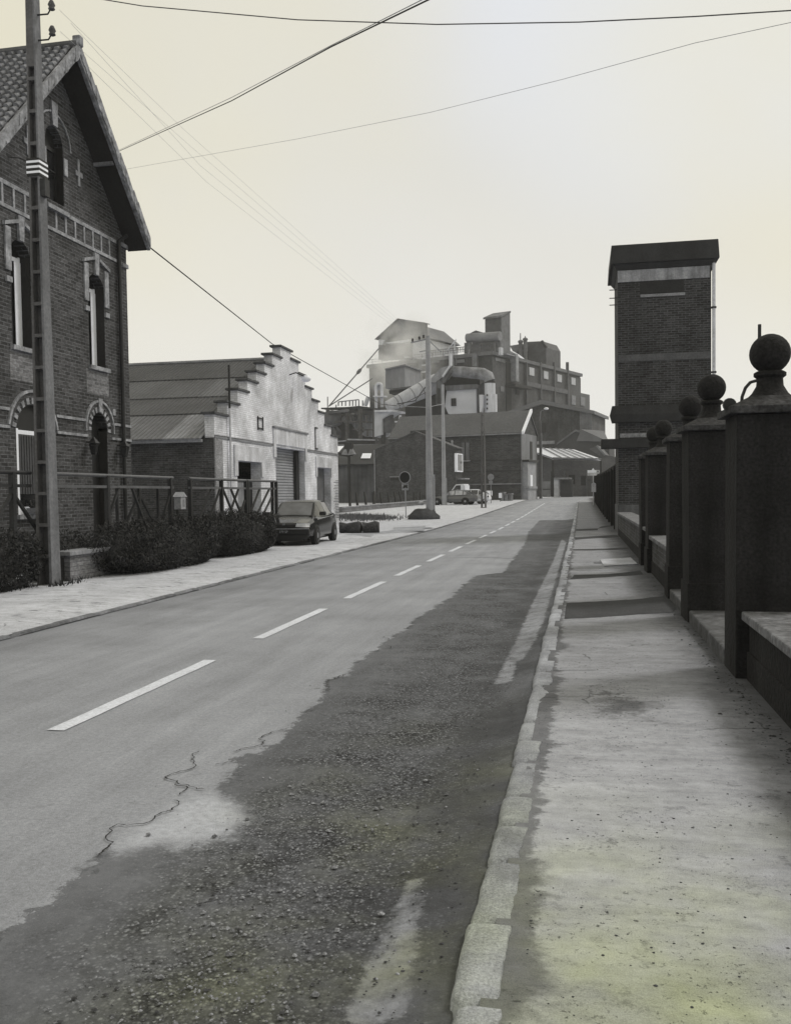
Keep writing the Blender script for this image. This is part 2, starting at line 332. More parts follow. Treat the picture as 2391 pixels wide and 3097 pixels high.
# ============================================================ SETTING
def strip(xs,ys,off,name,mat,x_of=None):
    mb=MB(); 
    for y in ys:
        for x in xs: mb.v.append((x if x_of is None else x_of(x,y),y,gz(y)+off))
    n=len(xs)
    for i in range(len(ys)-1):
        for j in range(n-1): mb.f.append((i*n+j,i*n+j+1,(i+1)*n+j+1,(i+1)*n+j))
    return struct(mb.build(name,mat))
YS=[-30,-5,0,10,20,30,42,50,60,70,80,90,100,110,120,130,140,150,160,175,200,300,600,2500]
strip([-2500,-300,-60,-30,-12,-9,0,9,40,300,2500],YS,-.03,'ground',M_walkl)
# road bends to the right beyond 95 m
def bend(y): return 0 if y<95 else .0024*(y-95)**2
def bendl(y): return 0 if y<108 else .0026*(y-108)**2
RY=[-12,-6,0,3,6,9,12,15,18,21,24,27,30,34,38,42,46,50,55,60,65,70,75,80,85,90,95,100,105,110,115,120,125,130,135,140,145,150,156,162,170]
def road_x(x,y): 
    t=(x+6.5)/6.1; return x+ (bendl(y)*(1-t)+bend(y)*t)
# left verge (raised slightly above the road) and right pavement
o_=strip([-11,-9,-7.6,-7.1,-6.55],RY,.07,'verge',M_verge,lambda x,y:x+bendl(y))
for v_ in o_.data.vertices:
    if v_.index%5==4: v_.co.z-=.038
strip([-60,-30,-20,-11],[40,50,60,70,80,90,100,110,120,130],.065,'forecourt',M_verge)
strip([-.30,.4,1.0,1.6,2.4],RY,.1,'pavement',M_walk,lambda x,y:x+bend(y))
def kerb(name,x0,x1,h,mat,y0,y1,bx,seed,worn,blk):
    """worn kerb stones: rows of points with rounded, chipped arrises and open joints"""
    random.seed(seed); V=[];Fc=[]; joints=[]; y=y0
    while y<min(y1,60): joints.append(y); y+=blk*random.uniform(.75,1.15)
    ys=[]; y=y0
    while y<y1:
        ys.append(y); y+=.035 if y<9 else (.09 if y<20 else (.3 if y<50 else 4))
    n=7; bi=0
    for y in ys:
        while bi+1<len(joints) and joints[bi+1]<=y: bi+=1
        rr=random.Random(seed*100+bi); dxb=rr.uniform(-1,1)*.010; dzb=rr.uniform(-1,1)*.006; tl=rr.uniform(-.012,.012)
        dj=min([abs(y-j) for j in joints] or [9]); jn=1 if dj<.02 and y<30 else 0
        nz_=lambda k,f=3.,a=1.: a*(noise.noise(Vector((k*7.3,y*f,seed)))+.5*noise.noise(Vector((k*3.1,y*f*4,seed)))+.3*noise.noise(Vector((k,y*f*11,seed))))
        e=worn*(.5+.5*nz_(1))
        big=max(0,nz_(5,1.1)-.35)*.05
        xa=x0+dxb+bx(y)+worn*.35*nz_(2)+tl*(y-joints[bi] if y<60 else 0); xb=x1+dxb*.5+bx(y)+worn*.8*nz_(3)-big
        z=gz(y)+h+dzb-jn*.03; r_=.028+e*.5
        for X_,Z_ in ((xa,gz(y)-.05),(xa,z-r_-jn*.02),(xa+r_*.35,z-r_*.35),(xa+r_,z-.002),((xa+xb)/2,z+worn*.15*nz_(4)),(xb-.01,z-.002+worn*.1*nz_(6)),(xb,z-.03)): V.append((X_,y,Z_))
    for j in range(len(ys)-1):
        for i in range(n-1): Fc.append((j*n+i,j*n+i+1,(j+1)*n+i+1,(j+1)*n+i))
    mb=MB().add(V,Fc); return struct(mb.build(name,mat,smooth=50))
kerb('kerb',-.385,-.235,.104,M_kerb,1.2,140,bend,3,.026,.55)
kerb('kerb_left',-6.60,-6.47,.040,M_kerbd,6,150,bendl,5,.012,.9)
# fractal edge helper
def jag(pts,amp,seed,closed=False,it=4):
    random.seed(seed); P=[Vector(p[:2]) for p in pts]
    for k in range(it):
        Q=[]
        for a,b in zip(P,P[1:]):
            d=b-a; Q.append(a); Q.append((a+b)/2+Vector((-d.y,d.x))*random.uniform(-amp,amp))
        Q.append(P[-1]); P=Q
    return P
def sheet(name,poly,off,mat):
    import mathutils
    v=[Vector((p[0],p[1],0)) for p in poly]
    tris=mathutils.geometry.tessellate_polygon([v]); mb=MB()
    fs=[]
    for t in tris:
        a,b,c=[v[i] for i in t]
        fs.append(tuple(t) if (b-a).cross(c-a).z>0 else tuple(t)[::-1])
    mb.add([(p.x,p.y,gz(p.y)+off) for p in v],fs); return struct(mb.build(name,mat))
EDGE=[(-250,3000),(0,2823),(51,2780),(124,2743),(183,2714),(219,2670),(256,2641),(292,2597),(373,2575),(410,2560),(512,2546),(622,2560),(702,2516),(746,2484),(702,2429),(651,2392),(695,2363),(720,2326),(713,2301),(790,2275),(841,2239),(870,2206),(907,2173),(973,2114),(984,2063),(1053,2045),(1060,2012),(1111,1986),(1166,1941),(1204,1917),(1237,1894),(1270,1861),(1323,1832),(1361,1808),(1403,1770),(1437,1742),(1522,1732),(1543,1704),(1565,1675),(1588,1642),(1598,1609),(1631,1573)]
import numpy as np
def sdf(px,py,P):
    """signed distance to a closed polygon, positive inside"""
    d=np.full(px.shape,1e9); ins=np.zeros(px.shape,bool); n=len(P)
    for i in range(n):
        ax,ay=P[i]; bx,by=P[(i+1)%n]; ex,ey=bx-ax,by-ay; t=np.clip(((px-ax)*ex+(py-ay)*ey)/(ex*ex+ey*ey+1e-12),0,1)
        d=np.minimum(d,np.hypot(px-ax-t*ex,py-ay-t*ey))
        c=((ay>py)!=(by>py))&(px<(bx-ax)*(py-ay)/(by-ay+1e-12)+ax); ins^=c
    return np.where(ins,d,-d)
ep=[G(*p) for p in EDGE]; ep=[(p.x,p.y) for p in ep]
POLY_P=[(-3.6,-4)]+ep+[(-.2,ep[-1][1]),(-.2,-4)]
POLY_S=[(lambda q:(q.x,q.y))(G(*p)) for p in [(373,2575),(410,2500),(500,2470),(560,2430),(630,2395),(702,2429),(748,2482),(700,2500),(690,2540),(600,2530),(560,2560),(480,2545)]]
POLY_G=[[(lambda q:(min(q.x,-.45),q.y))(G(*p)) for p in g] for g in ([(1046,3120),(1100,2960),(1155,2838),(1199,2780),(1229,2670),(1281,2665),(1278,2728),(1262,2852),(1240,2960),(1235,3120)],
 [(1492,2075),(1540,1984),(1570,1918),(1598,1851),(1640,1766),(1672,1700),(1697,1632),(1712,1645),(1703,1702),(1690,1755),(1668,1830),(1640,1900),(1610,1960),(1585,2000),(1560,2010),(1545,2075)])]
def road_material():
    m,nt,b,t=node_base('road_surface',.9,0,.3); o=t.outputs['Object']; ML=lambda *a: mul(nt,*a); AD=lambda x,y: math_('ADD',x,y,nt)
    def attr(n): a=nt.nodes.new('ShaderNodeAttribute'); a.attribute_name=n; return a.outputs['Fac']
    def step(x,lo,hi,a=0,b_=1):
        q=nt.nodes.new('ShaderNodeMapRange'); q.interpolation_type='SMOOTHSTEP'; nt.links.new(x,q.inputs[0])
        for i,v in enumerate((lo,hi,a,b_)): q.inputs[i+1].default_value=v
        return q.outputs[0]
    def lerp(f,x,y): return AD(ML(x,math_('SUBTRACT',1.,f,nt)),ML(y,f)) if not isinstance(y,float) else AD(ML(x,math_('SUBTRACT',1.,f,nt)),ML(f,y))
    sp=nt.nodes.new('ShaderNodeSeparateXYZ'); nt.links.new(o,sp.inputs[0]); X,Y=sp.outputs[0],sp.outputs[1]
    nA=nnoise(nt,o,3.2,6,.72,lo=.2,hi=.8,a=-1,b=1); nB=nnoise(nt,o,14,5,.75,lo=.2,hi=.8,a=-1,b=1); nL=nnoise(nt,o,.6,5,.65,lo=.3,hi=.7,a=-1,b=1)
    grain=nnoise(nt,o,130,4,.75,lo=.25,hi=.75,a=-1,b=1); mid=nnoise(nt,o,22,4,.7,lo=.25,hi=.75,a=-1,b=1)
    stre=nnoise(nt,o,1.0,5,.7,lo=.35,hi=.65,a=-1,b=1,stretch=(3.,.22,1))
    tone=AD(AD(ML(nL,.15),ML(stre,.11)),AD(ML(grain,.30),ML(mid,.13)))
    light=ML(AD(tone,1.),AD(1.,ML(nnoise(nt,o,48,2,.6,lo=.2,hi=.8,a=-1,b=1),.22)),.27)
    # dark repair
    sP=AD(attr('d_patch'),AD(AD(ML(nA,.11),ML(nB,.06)),ML(mid,.035))); mP=step(sP,-.012,.02)
    edge=ML(step(sP,-.05,-.005),step(sP,.0,.035,1,0),nnoise(nt,o,1.7,3,.6,lo=.48,hi=.6))
    tone2=AD(AD(ML(nL,.22),ML(stre,.16)),AD(ML(grain,.30),ML(mid,.18)))
    dark=ML(AD(tone2,1.),.125)
    # dust film over the repair, strongest near the wheel tracks
    dust=ML(nnoise(nt,o,.9,6,.7,lo=.46,hi=.66),step(Y,3.,9.,1.,.25)); dark=lerp(dust,dark,.17)
    # pebbly grit: cells of individual stones
    vo=nt.nodes.new('ShaderNodeTexVoronoi'); vo.inputs['Scale'].default_value=70; nt.links.new(o,vo.inputs['Vector']); cs=nt.nodes.new('ShaderNodeSeparateXYZ'); nt.links.new(vo.outputs['Color'],cs.inputs[0])
    stone=ML(AD(ML(math_('POWER',cs.outputs[0],3.,nt),.30),.035),step(vo.outputs['Distance'],.25,.6,1.,.35))
    xg=AD(AD(X,ML(nA,.22)),ML(Y,.012)); gz_=ML(step(xg,-2.2,-1.25),step(xg,-.62,-.40,1.,.45)); gm=ML(gz_,AD(ML(nnoise(nt,o,1.6,6,.75,lo=.38,hi=.62),.75),.25),step(Y,16.,30.,1.,.25))
    dk=lerp(gm,dark,stone)
    soil=ML(AD(ML(nB,.35),1.),.055); ms=ML(step(xg,-1.0,-.55),nnoise(nt,o,1.1,5,.7,lo=.35,hi=.6)); dk=lerp(ms,dk,soil)
    light=ML(light,step(AD(X,ML(nL,.5)),-6.6,-4.3,.80,1.),math_('SUBTRACT',1.,ML(nnoise(nt,o,4.5,6,.8,lo=.60,hi=.70),.25),nt)); val=lerp(mP,light,dk); val=ML(val,math_('SUBTRACT',1.,ML(edge,.75),nt))
    # spalled pale area
    sS=AD(attr('d_spall'),AD(ML(nA,.10),ML(nB,.08))); mS=step(sS,-.10,.12); val=lerp(ML(mS,.95),val,ML(AD(ML(mid,.25),AD(1.,ML(grain,.25)) if 0 else AD(ML(grain,.25),1.)),.42))
    # gutter channel
    sG=AD(attr('d_gutter'),AD(ML(nA,.025),ML(nB,.035))); mG=step(sG,-.02,.02); val=lerp(ML(mG,AD(.35,ML(nnoise(nt,o,5,6,.75,lo=.36,hi=.56),.6))),val,ML(AD(ML(nL,.2),AD(ML(mid,.22),1.)),.27))
    # cross seams in the gutter and a green glare painted into the near ground
    mo=ML(nnoise(nt,o,1.3,4,.6,lo=.42,hi=.66),step(X,-2.0,-.9),step(Y,3.5,7.5,1.,0.),.75)
    c=mix2(nt,mo,tint(nt,gcol(1,-.01),val),tint(nt,(1.02,1.08,.70),val)); nt.links.new(c,b.inputs['Base Color'])
    h=AD(ML(grain,.35),AD(ML(gm,math_('SUBTRACT',1.,vo.outputs['Distance'],nt),1.4),ML(mP,-1.2))); bump(nt,b,h,.55,.008)
    return m
M_roads=road_material()
def road_mesh():
    ys=list(np.arange(1.2,16,.09))+list(np.arange(16,34,.2))+list(np.arange(34,60,.6))+[y for y in RY if y>=60]; ys=[-12,-6,0]+ys
    xs=list(np.arange(-6.5,-3.2,.30))+list(np.arange(-3.2,-.40,.07))+[-.40,-.33]
    nx,ny=len(xs),len(ys); Xg,Yg=np.meshgrid(np.array(xs),np.array(ys)); dp=sdf(Xg,Yg,POLY_P); ds=sdf(Xg,Yg,POLY_S); dg=np.maximum(sdf(Xg,Yg,POLY_G[0]),sdf(Xg,Yg,POLY_G[1]))
    V=[]
    for j,y in enumerate(ys):
        for i,x in enumerate(xs):
            z=gz(y)
            if x>-.95 and y<70: 
                f=min(1,(x+.95)/.55); z+=.062*f*f+.012*f*noise.noise(Vector((x*6,y*2,0)))
            V.append((road_x(x,y),y,z))
    Fc=[(j*nx+i,j*nx+i+1,(j+1)*nx+i+1,(j+1)*nx+i) for j in range(ny-1) for i in range(nx-1)]
    me=bpy.data.meshes.new('road'); me.from_pydata(V,[],Fc)
    for n_,a_ in (('d_patch',dp),('d_spall',ds),('d_gutter',dg)):
        at_=me.attributes.new(n_,'FLOAT','POINT'); at_.data.foreach_set('value',np.clip(a_,-3,3).astype(np.float32).ravel())
    o=bpy.data.objects.new('road',me); COL.objects.link(o); me.materials.append(M_roads); struct(o)
    for p in me.polygons: p.use_smooth=True
road_mesh()
M_spall=asphalt('worn_pale_asphalt',.33,speck=.3,fs=35,var=.35)
# dashes
D=[(2.0,4.55),(5.85,8.62),(10,12.76),(14.06,16.85),(18.12,20.76),(22,24.5),(25.8,28.3)]
y=29.6
while y<96: D.append((y,y+2.6)); y+=3.95
mb=MB()
def dx(y): return -3.57+(bendl(y)+bend(y))/2
for a,b in D:
    n=6; vs=[];fs=[]
    for i in range(n+1):
        yy=a+(b-a)*i/n; k=.006*math.sin(i*3.1+a)
        vs+= [(dx(yy)-.065+k,yy,gz(yy)+.006),(dx(yy)+.065+k,yy,gz(yy)+.006)]
    for i in range(n): fs.append((2*i,2*i+1,2*i+3,2*i+2))
    mb.add(vs,fs)
struct(mb.build('lane_marking',M_paint))
# cracks and repair seams
def crack(pts,w,off,seed,mb):
    P=jag([(p.x,p.y) for p in (G(*q) for q in pts)],.25,seed,it=3); n=len(P); vs=[]
    for i,p in enumerate(P):
        d=(P[min(i+1,n-1)]-P[max(i-1,0)]).normalized(); a=Vector((-d.y,d.x))*w*random.uniform(.3,1)*(1 if 0<i<n-1 else .1)
        vs+=[(p.x-a.x,p.y-a.y,gz(p.y)+off),(p.x+a.x,p.y+a.y,gz(p.y)+off)]
    mb.add(vs,[(2*i,2*i+1,2*i+3,2*i+2) for i in range(n-1)])
c=lambda x,y:(x/1.3675,1500+y/1.3675); c3=lambda x,y:(1000+x/2.1075,1500+y/2.1075)
mb=MB()
CR=[[c(825,1060),c(790,1095),c(800,1130),c(690,1175),c(750,1200),c(850,1220)],[c(745,1245),c(775,1210),c(720,1200)],[c(715,1265),c(712,1305),c(640,1340),c(490,1365),c(470,1440),c(410,1495)],
 [c(950,1065),c(1030,1045),c(1090,1030),c(1110,990),c(1190,965)],[c(890,1118),c(975,1100)],[c(1340,770),c(1440,740)],[c3(750,638),c3(830,612)],[c3(900,540),c3(945,510)],[c3(1055,290),c3(1250,292)],[c3(1000,408),c3(1160,412)],
 [c3(350,925),c3(450,880)],[c3(150,1035),c3(350,955)],[c3(0,1165),c3(110,1140)]]
for i,cc in enumerate(CR): crack(cc,.0055,.0095,i+60,mb)
struct(mb.build('road_cracks',M_crack))
mb=MB(); crack([c3(400,283),c3(700,270),c3(1230,268)],.05,.006,5,mb); crack([c3(690,395),c3(1200,402)],.05,.006,6,mb); struct(mb.build('road_seams',M_spall))
# pavement: trench repairs, seams, damp stains
c6=lambda x,y:(1600+x/3.372,1350+y/3.372)
def gp(p,off=.1): q=G(p[0],p[1],off); return Vector((q.x,q.y))
M_spall0=None
M_trench=asphalt('trench_tarmac',.04,var=.3,speck=.5,fs=50)
for i,pl in enumerate([[(330,1600),(700,1585),(1050,1565),(1420,1525),(1460,1700),(1100,1715),(700,1745),(335,1765)],[(455,1312),(800,1305),(1135,1272),(1160,1310),(800,1335),(385,1358)],
   [(440,1050),(760,1045),(1060,1030),(1060,1043),(760,1060),(440,1063)],[(450,930),(880,905),(950,925),(450,955)],[(470,846),(700,838),(850,800),(850,815),(700,855),(470,862)]]):
    q=[gp(c6(*p)) for p in pl]; q=jag(q+[q[0]],.06,80+i,it=2)[:-1]
    for p in q: p.x=max(p.x,-.2)
    sheet('pavement_repair',q,.104,M_trench)
M_damp=asphalt('damp_pavement',.21,var=.3,speck=.5,fs=38,moss_glare=.6)
def blot(cx,cy,rx,ry,seed,mat,off,name):
    q=[]
    for i in range(64):
        t=i/64*2*math.pi; k=1+.45*noise.noise(Vector((math.cos(t)*1.5,math.sin(t)*1.5,seed)))+.3*noise.noise(Vector((math.cos(t)*6,math.sin(t)*6,seed+5)))
        q.append(Vector((cx+rx*k*math.cos(t),cy+ry*k*math.sin(t))))
    sheet(name,q,off,mat)
q=[gp(c6(*p)) for p in ((720,1165),(1030,1145),(1100,1210),(760,1230))]; MBc=MB().slab([(p.x,p.y) for p in q][::-1],.1,.125)
tag(MBc.build('cover_plate',plain('pale_cover_metal',.42,.7,var=.2)),'pale flat metal cover plate set in the right pavement','cover plate')
p=gp(c6(706,1192)); mb=MB().lathe([(.001,0),(.11,0),(.11,.012),(.09,.016),(.001,.016)],(p.x,p.y,.101),20)
tag(mb.build('water_valve_cover',M_cope),'small round valve cover beside the pale plate in the pavement','valve cover')
# pavement crack from kerb
mb=MB()
for s,(a,b) in enumerate([((1665,2030),(1800,2028))]):
    P=jag([gp(a),gp(b)],.05,s,it=4); vs=[]
    for p in P: vs+=[(p.x,p.y-.004,.1035),(p.x,p.y+.004,.1035)]
    mb.add(vs,[(2*i,2*i+1,2*i+3,2*i+2) for i in range(len(P)-1)])
struct(mb.build('pavement_cracks',M_crack))
# loose stones and litter
def rocks(n,fn,name,mat,flat=.6):
    vs=[];fs=[]
    for _ in range(n):
        x,y,z,r=fn()
        if x<-.4: z+=(.055*min(1,(x+.95)/.55)**2 if x>-.95 else 0)-.002
        b=len(vs); a=random.random()*6.28
        for i in range(6):
            t=a+i*1.047; k=r*random.uniform(.65,1.15); vs.append((x+k*math.cos(t),y+k*math.sin(t),z))
        for i in range(3):
            t=a+.5+i*2.09; k=r*random.uniform(.35,.7); vs.append((x+k*math.cos(t),y+k*math.sin(t),z+r*flat*random.uniform(.6,1.1)))
        for i in range(6):
            j=(i+1)%6; T=b+6+(i//2)
            fs.append((b+i,b+j,T))
        for i in range(3): fs.append((b+(2*i+2)%6,b+6+(i+1)%3,b+6+i))
        fs.append((b+6,b+7,b+8))
    me=bpy.data.meshes.new(name); me.from_pydata(vs,[],fs); o=bpy.data.objects.new(name,me); COL.objects.link(o); me.materials.append(mat); return stuff(o)
random.seed(5)
def rs(rmin,rmax): return rmin*((rmax/rmin)**(random.random()**2.2))
def f_band():
    y=1.8+random.expovariate(1/3.6); y=min(y,16)
    x=random.gauss(-1.12-.02*y,.26)+.12*noise.noise(Vector((y,0,0)));
    if x>-.48: x=-.5-random.random()*.6
    return x,y,gz(y)+.009,(rs(.0016,.008) if random.random()<.975 else rs(.008,.018))
def f_wide():
    y=1.8+random.random()*12; return -random.uniform(.5,3.2),y,gz(y)+.008,rs(.003,.009)
M_peb=plain('pebble',.19,var=.6,vs=30,fine=.3,fs=60,bp=0); M_pebd=plain('dark_litter',.04,var=.5,vs=20,bp=0)
rocks(10000,f_band,'loose_gravel',M_peb); rocks(120,f_wide,'scattered_grit',M_peb)
def f_dark():
    y=1.8+random.expovariate(1/4.5); return random.uniform(-1.6,-.45),min(y,22),gz(min(y,22))+.009,rs(.003,.011)
rocks(1900,f_dark,'dark_debris',M_pebd,.35)
def f_pv():
    y=2+random.expovariate(1/4.); y=min(y,20); x=random.uniform(-.2,1.2) if random.random()<.6 else random.gauss(.35,.25)
    if random.random()<.2: y=random.gauss(6.6,.5); x=random.gauss(.25,.14)
    return min(max(x,-.18),1.2),y,.101,rs(.0015,.008)
rocks(1500,f_pv,'pavement_debris',M_pebd,.3)
def f_edge():
    y=2+random.expovariate(1/5.); return 1.22-abs(random.gauss(0,.10)),min(y,24),.101,rs(.004,.02)
rocks(900,f_edge,'wall_foot_debris',M_pebd,.4)

# ============================================================ RIGHT SIDE: gate piers and low walls
PY=[8.1,11.4,13.8,18.1,19.9]
PL=['nearest gate pier, stone ball on top and iron hinge bracket, cut by right edge','second gate pier along the pavement, ball finial against the sky','third gate pier, just behind the second one across a narrow gap','fourth gate pier, beyond the long brick low wall','farthest gate pier, its ball half hidden by the fourth, near the brick tower']
for i,(py,lb) in enumerate(zip(PY,PL)):
    t=empty('gate_pier',(1.5,py,.1),lb,'gate pier',group='gate piers along the right pavement')
    t.rotation_euler=[(0,.004,.0),(.006,-.005,.02),(-.004,.007,-.015),(.005,.004,.02),(-.006,-.006,.01)][i]
    h=[2.22,2.3,2.3,2.28,2.28][i]-.1; s=.3
    mb=MB().box(-s,s,-s,s,-.1,h-.02); mb.build('shaft',M_pier,t,bevel=.012)
    
    if i: MB().box(-s-.02,s+.02,-s-.02,s+.02,-.1,.45).build('plinth',M_pier,t,bevel=.01)
    c=MB().box(-s-.06,s+.06,-s-.06,s+.06,h-.02,h+.04).add([(-s-.05,-s-.05,h+.04),(s+.05,-s-.05,h+.04),(s+.05,s+.05,h+.04),(-s-.05,s+.05,h+.04),(-.17,-.17,h+.13),(.17,-.17,h+.13),(.17,.17,h+.13),(-.17,.17,h+.13)],[(0,1,5,4),(1,2,6,5),(2,3,7,6),(3,0,4,7),(4,5,6,7)])
    c.build('cap',M_capd,t,bevel=.008)
    n=MB().lathe([(.17,h+.13),(.14,h+.16),(.105,h+.22),(.10,h+.28),(.125,h+.30),(.125,h+.325),(.10,h+.34)],n=24); n.build('neck',M_pier,t,smooth=50)
    MB().ball((0,0,h+.48),.16,28).build('ball_finial',M_pier,t,smooth=180)
    if i==0:
        MB().tube([(-.25,-.2,h+.04),(-.245,-.2,h+.12),(-.22,-.2,h+.19),(-.18,-.18,h+.235),(-.13,-.15,h+.25)],.013).build('iron_bracket',M_iron,t,smooth=180)
        MB().lathe([(.05,-.03),(.055,0),(.05,.03)],(-.34,-.2,h+.06),14,'y').build('hinge_disc',M_iron,t)
        MB().tube([(-.06,.12,h+.55),(-.06,.12,h+.74)],.014).build('spike',M_iron,t)
def low_wall(y0,y1,h,lb,brk=True,x0=1.28):
    t=empty('low_wall',(x0,y0,.1),lb,'low wall'); l=y1-y0
    MB().box(0,.36,0,l,-.1,h).build('wall_body',M_db if brk else M_pier,t)
    MB().box(-.02,.38,.0,l,-.1,.22).build('plinth',M_pier,t,bevel=.01)
    MB().box(-.06,.44,0,l,h,h+.07).build('coping',M_cope,t,bevel=.012)
low_wall(2.0,7.78,.47,'low wall with pale flat coping running from the nearest gate pier toward the camera',False,1.3)
low_wall(14.12,17.78,.62,'low brick wall with pale coping between the third and fourth gate piers')
low_wall(20.22,33.5,.72,'low brick wall with pale coping between the farthest gate pier and the tower')
low_wall(18.42,19.58,.72,'short low wall squeezed between the fourth and fifth gate piers')
for a,b,lb in ((8.42,11.08,'stone gate threshold step between the first and second piers'),(11.72,13.48,'narrow stone threshold step between the second and third piers')):
    tag(MB().box(1.2,1.75,a,b,.06,.24).build('threshold_step',plain('dark_step_stone',.07,var=.5,vs=4,fine=.4),bevel=.02),lb,'step')
def ground_sheet_right(): pass

# ---------------- transformer tower
TF=Frame((1.36,35.4,0),0)
t=empty('brick_tower',TF.o,'tall square brick transformer tower with an overhanging flat cap beside the pavement','tower')
W=3.25; Dp=3.2
def tb(x0,x1,y0,y1,z0,z1): return MB().box(x0,x1,y0,y1,z0,z1)
tb(0,W,0,Dp,0,9.75).build('wall',M_tb,t)
tb(-.03,W+.03,-.03,Dp,0,1.12).build('plinth',plain('tower_plinth',.085,var=.3,streak=.4),t,bevel=.02)
mb=MB(); 
for z0,z1,o0,o1 in ((9.64,9.83,.02,.16),(9.83,10.5,.26,.22)):
    a0,a1=o0,o1; mb.add([(-a0,-a0,z0),(W+a0,-a0,z0),(W+a0,Dp+a0,z0),(-a0,Dp+a0,z0),(-a1,-a1,z1),(W+a1,-a1,z1),(W+a1,Dp+a1,z1),(-a1,Dp+a1,z1)],[(0,3,2,1),(4,5,6,7),(0,1,5,4),(1,2,6,5),(2,3,7,6),(3,0,4,7)])
M_cap=plain('tower_cap_slab',.028,var=.25,streak=.2)
mb.build('roof_slab',M_cap,t,bevel=.02)
tb(.0,W-.05,-.035,.1,9.2,9.62).build('lintel_band',M_stone2 if 0 else plain('tower_pale_band',.27,var=.35,streak=.5),t,bevel=.01)
tb(.78,2.32,-.02,.1,8.75,9.19).build('vent_recess',plain('vent_dark',.02,var=.2),t)
tb(.8,2.35,-.05,.1,8.62,8.72).build('vent_sill',M_stone2,t)
tb(.02,W-.02,-.02,.1,6.33,6.58).build('string_course',plain('tower_band',.085,var=.25),t)
MB().add([(-.22,-.22,4.12),(W+.2,-.22,4.12),(W+.2,.3,4.12),(-.22,.3,4.12),(-.3,-.26,4.4),(W+.28,-.26,4.4),(W+.28,.3,4.4),(-.3,.3,4.4),(-.22,-.2,4.72),(W+.2,-.2,4.72),(W+.2,.3,4.72),(-.22,.3,4.72)],
  [(0,3,2,1),(8,9,10,11)]+[(i,(i+1)%4,(i+1)%4+4,i+4) for i in range(4)]+[(i+4,(i+1)%4+4,(i+1)%4+8,i+8) for i in range(4)]).build('ledge',M_cap,t)
tb(.06,1.5,-.04,.1,3.57,3.72).build('door_lintel',M_stone,t)
tb(-.62,2.2,-.35,.4,3.18,3.52).build('canopy_slab',M_cap,t,bevel=.02)
MB().tube([(W+.09,-.03,4.75),(W+.09,-.03,9.7)],.06,10).build('downpipe',plain('pale_pipe',.5,.5,bp=0),t,smooth=60)
for z in (5.8,8.1,): MB().box(W+.0,W+.17,-.1,.03,z,z+.06).build('pipe_bracket',M_iron,t)
for z in (8.5,8.75,9.05): MB().bar((-.28,.5,z),(0,.5,z),.03).build('insulator_arm',M_iron,t)
# far brick wall with buttresses
t=empty('boundary_wall',(1.45,38.7,0),'long brick boundary wall with dark buttresses running on beyond the tower','wall')
mb=MB(); cp=MB(); bt=MB(); ys=[0]+list(range(4,58,4))
for a,b in zip(ys,ys[1:]):
    z=gz(38.7+(a+b)/2); o=bend(38.7+a)
    mb.box(o,o+.3,a,b,z-.3,z+2.55); cp.box(o-.1,o+.4,a,b,z+2.55,z+2.7)
mb.build('wall_body',M_db,t); cp.build('coping',M_pier,t)
for a in ys:
    z=gz(38.7+a); o=bend(38.7+a); MB().box(o-.16,o+.05,a-.25,a+.25,z-.3,z+2.62).build('buttress',M_pier,t)

# ============================================================ LEFT: BRICK HOUSE
XH=-12.0
HF=Frame((XH,0,0),90)
def hole_wall(mb,x0,x1,z0,z1,holes,th=.34,y=0):
    """front wall cells round rectangular holes (x0,x1,z0,z1[,arch rise]) with reveals"""
    xs=sorted({x0,x1,*[h[0] for h in holes],*[h[1] for h in holes]}); zs=sorted({z0,z1,*[h[2] for h in holes],*[h[3] for h in holes]})
    for a,b in zip(xs,xs[1:]):
        for c,d in zip(zs,zs[1:]):
            if any(h[0]<=a and b<=h[1] and h[2]<=c and d<=h[3] for h in holes): continue
            mb.add([(a,y,c),(b,y,c),(b,y,d),(a,y,d)],[(0,1,2,3)])
    for h in holes:
        a,b,c,d=h[:4]; r=h[4] if len(h)>4 else 0
        mb.add([(a,y,c),(a,y+th,c),(a,y+th,d-r),(a,y,d-r)],[(0,1,2,3)]); mb.add([(b,y,c),(b,y+th,c),(b,y+th,d-r),(b,y,d-r)],[(3,2,1,0)])
        mb.add([(a,y,c),(b,y,c),(b,y+th,c),(a,y+th,c)],[(0,1,2,3)])
        n=12 if r else 1; arc=[]
        for i in range(n+1):
            x=a+(b-a)*i/n
            if r:
                hw=(b-a)/2; R=(hw*hw+r*r)/(2*r); cz=d-R; z=cz+math.sqrt(max(R*R-(x-(a+b)/2)**2,0))
            else: z=d
            arc.append((x,z))
        for (p,q),(s,u) in zip(arc,arc[1:]):
            mb.add([(p,y,q),(s,y,u),(s,y+th,u),(p,y+th,q)],[(3,2,1,0)])
            if r: mb.add([(p,y,q),(s,y,u),(s,y,d),(p,y,d)],[(0,1,2,3)])
def arcband(mb,cx,zs,hw,r,w0,w1,y0,y1,n=14,t0=0,t1=1,alt=None):
    """radial band outside an arch; w0,w1 offsets"""
    R=(hw*hw+r*r)/(2*r); cz=zs+r-R; A=math.asin(min(1,hw/R)) if r<hw else math.pi-math.asin(min(1,hw/R))
    for i in range(n):
        if alt is not None and i%2!=alt: continue
        a0=-A+2*A*(t0+(t1-t0)*i/n); a1=-A+2*A*(t0+(t1-t0)*(i+1)/n)
        P=[(cx+(R+w)*math.sin(a),cz+(R+w)*math.cos(a)) for a,w in ((a0,w0),(a1,w0),(a1,w1),(a0,w1))]
        mb.prism([P[0],P[1],P[2],P[3]],y0,y1)
yl,yr,yc=17.05,23.75,20.4; ze,za=8.55,12.0
t=empty('brick_house',(XH,0,0),'tall gable-fronted brick house with pale stone window surrounds at the left edge','house',rz=HF.a)
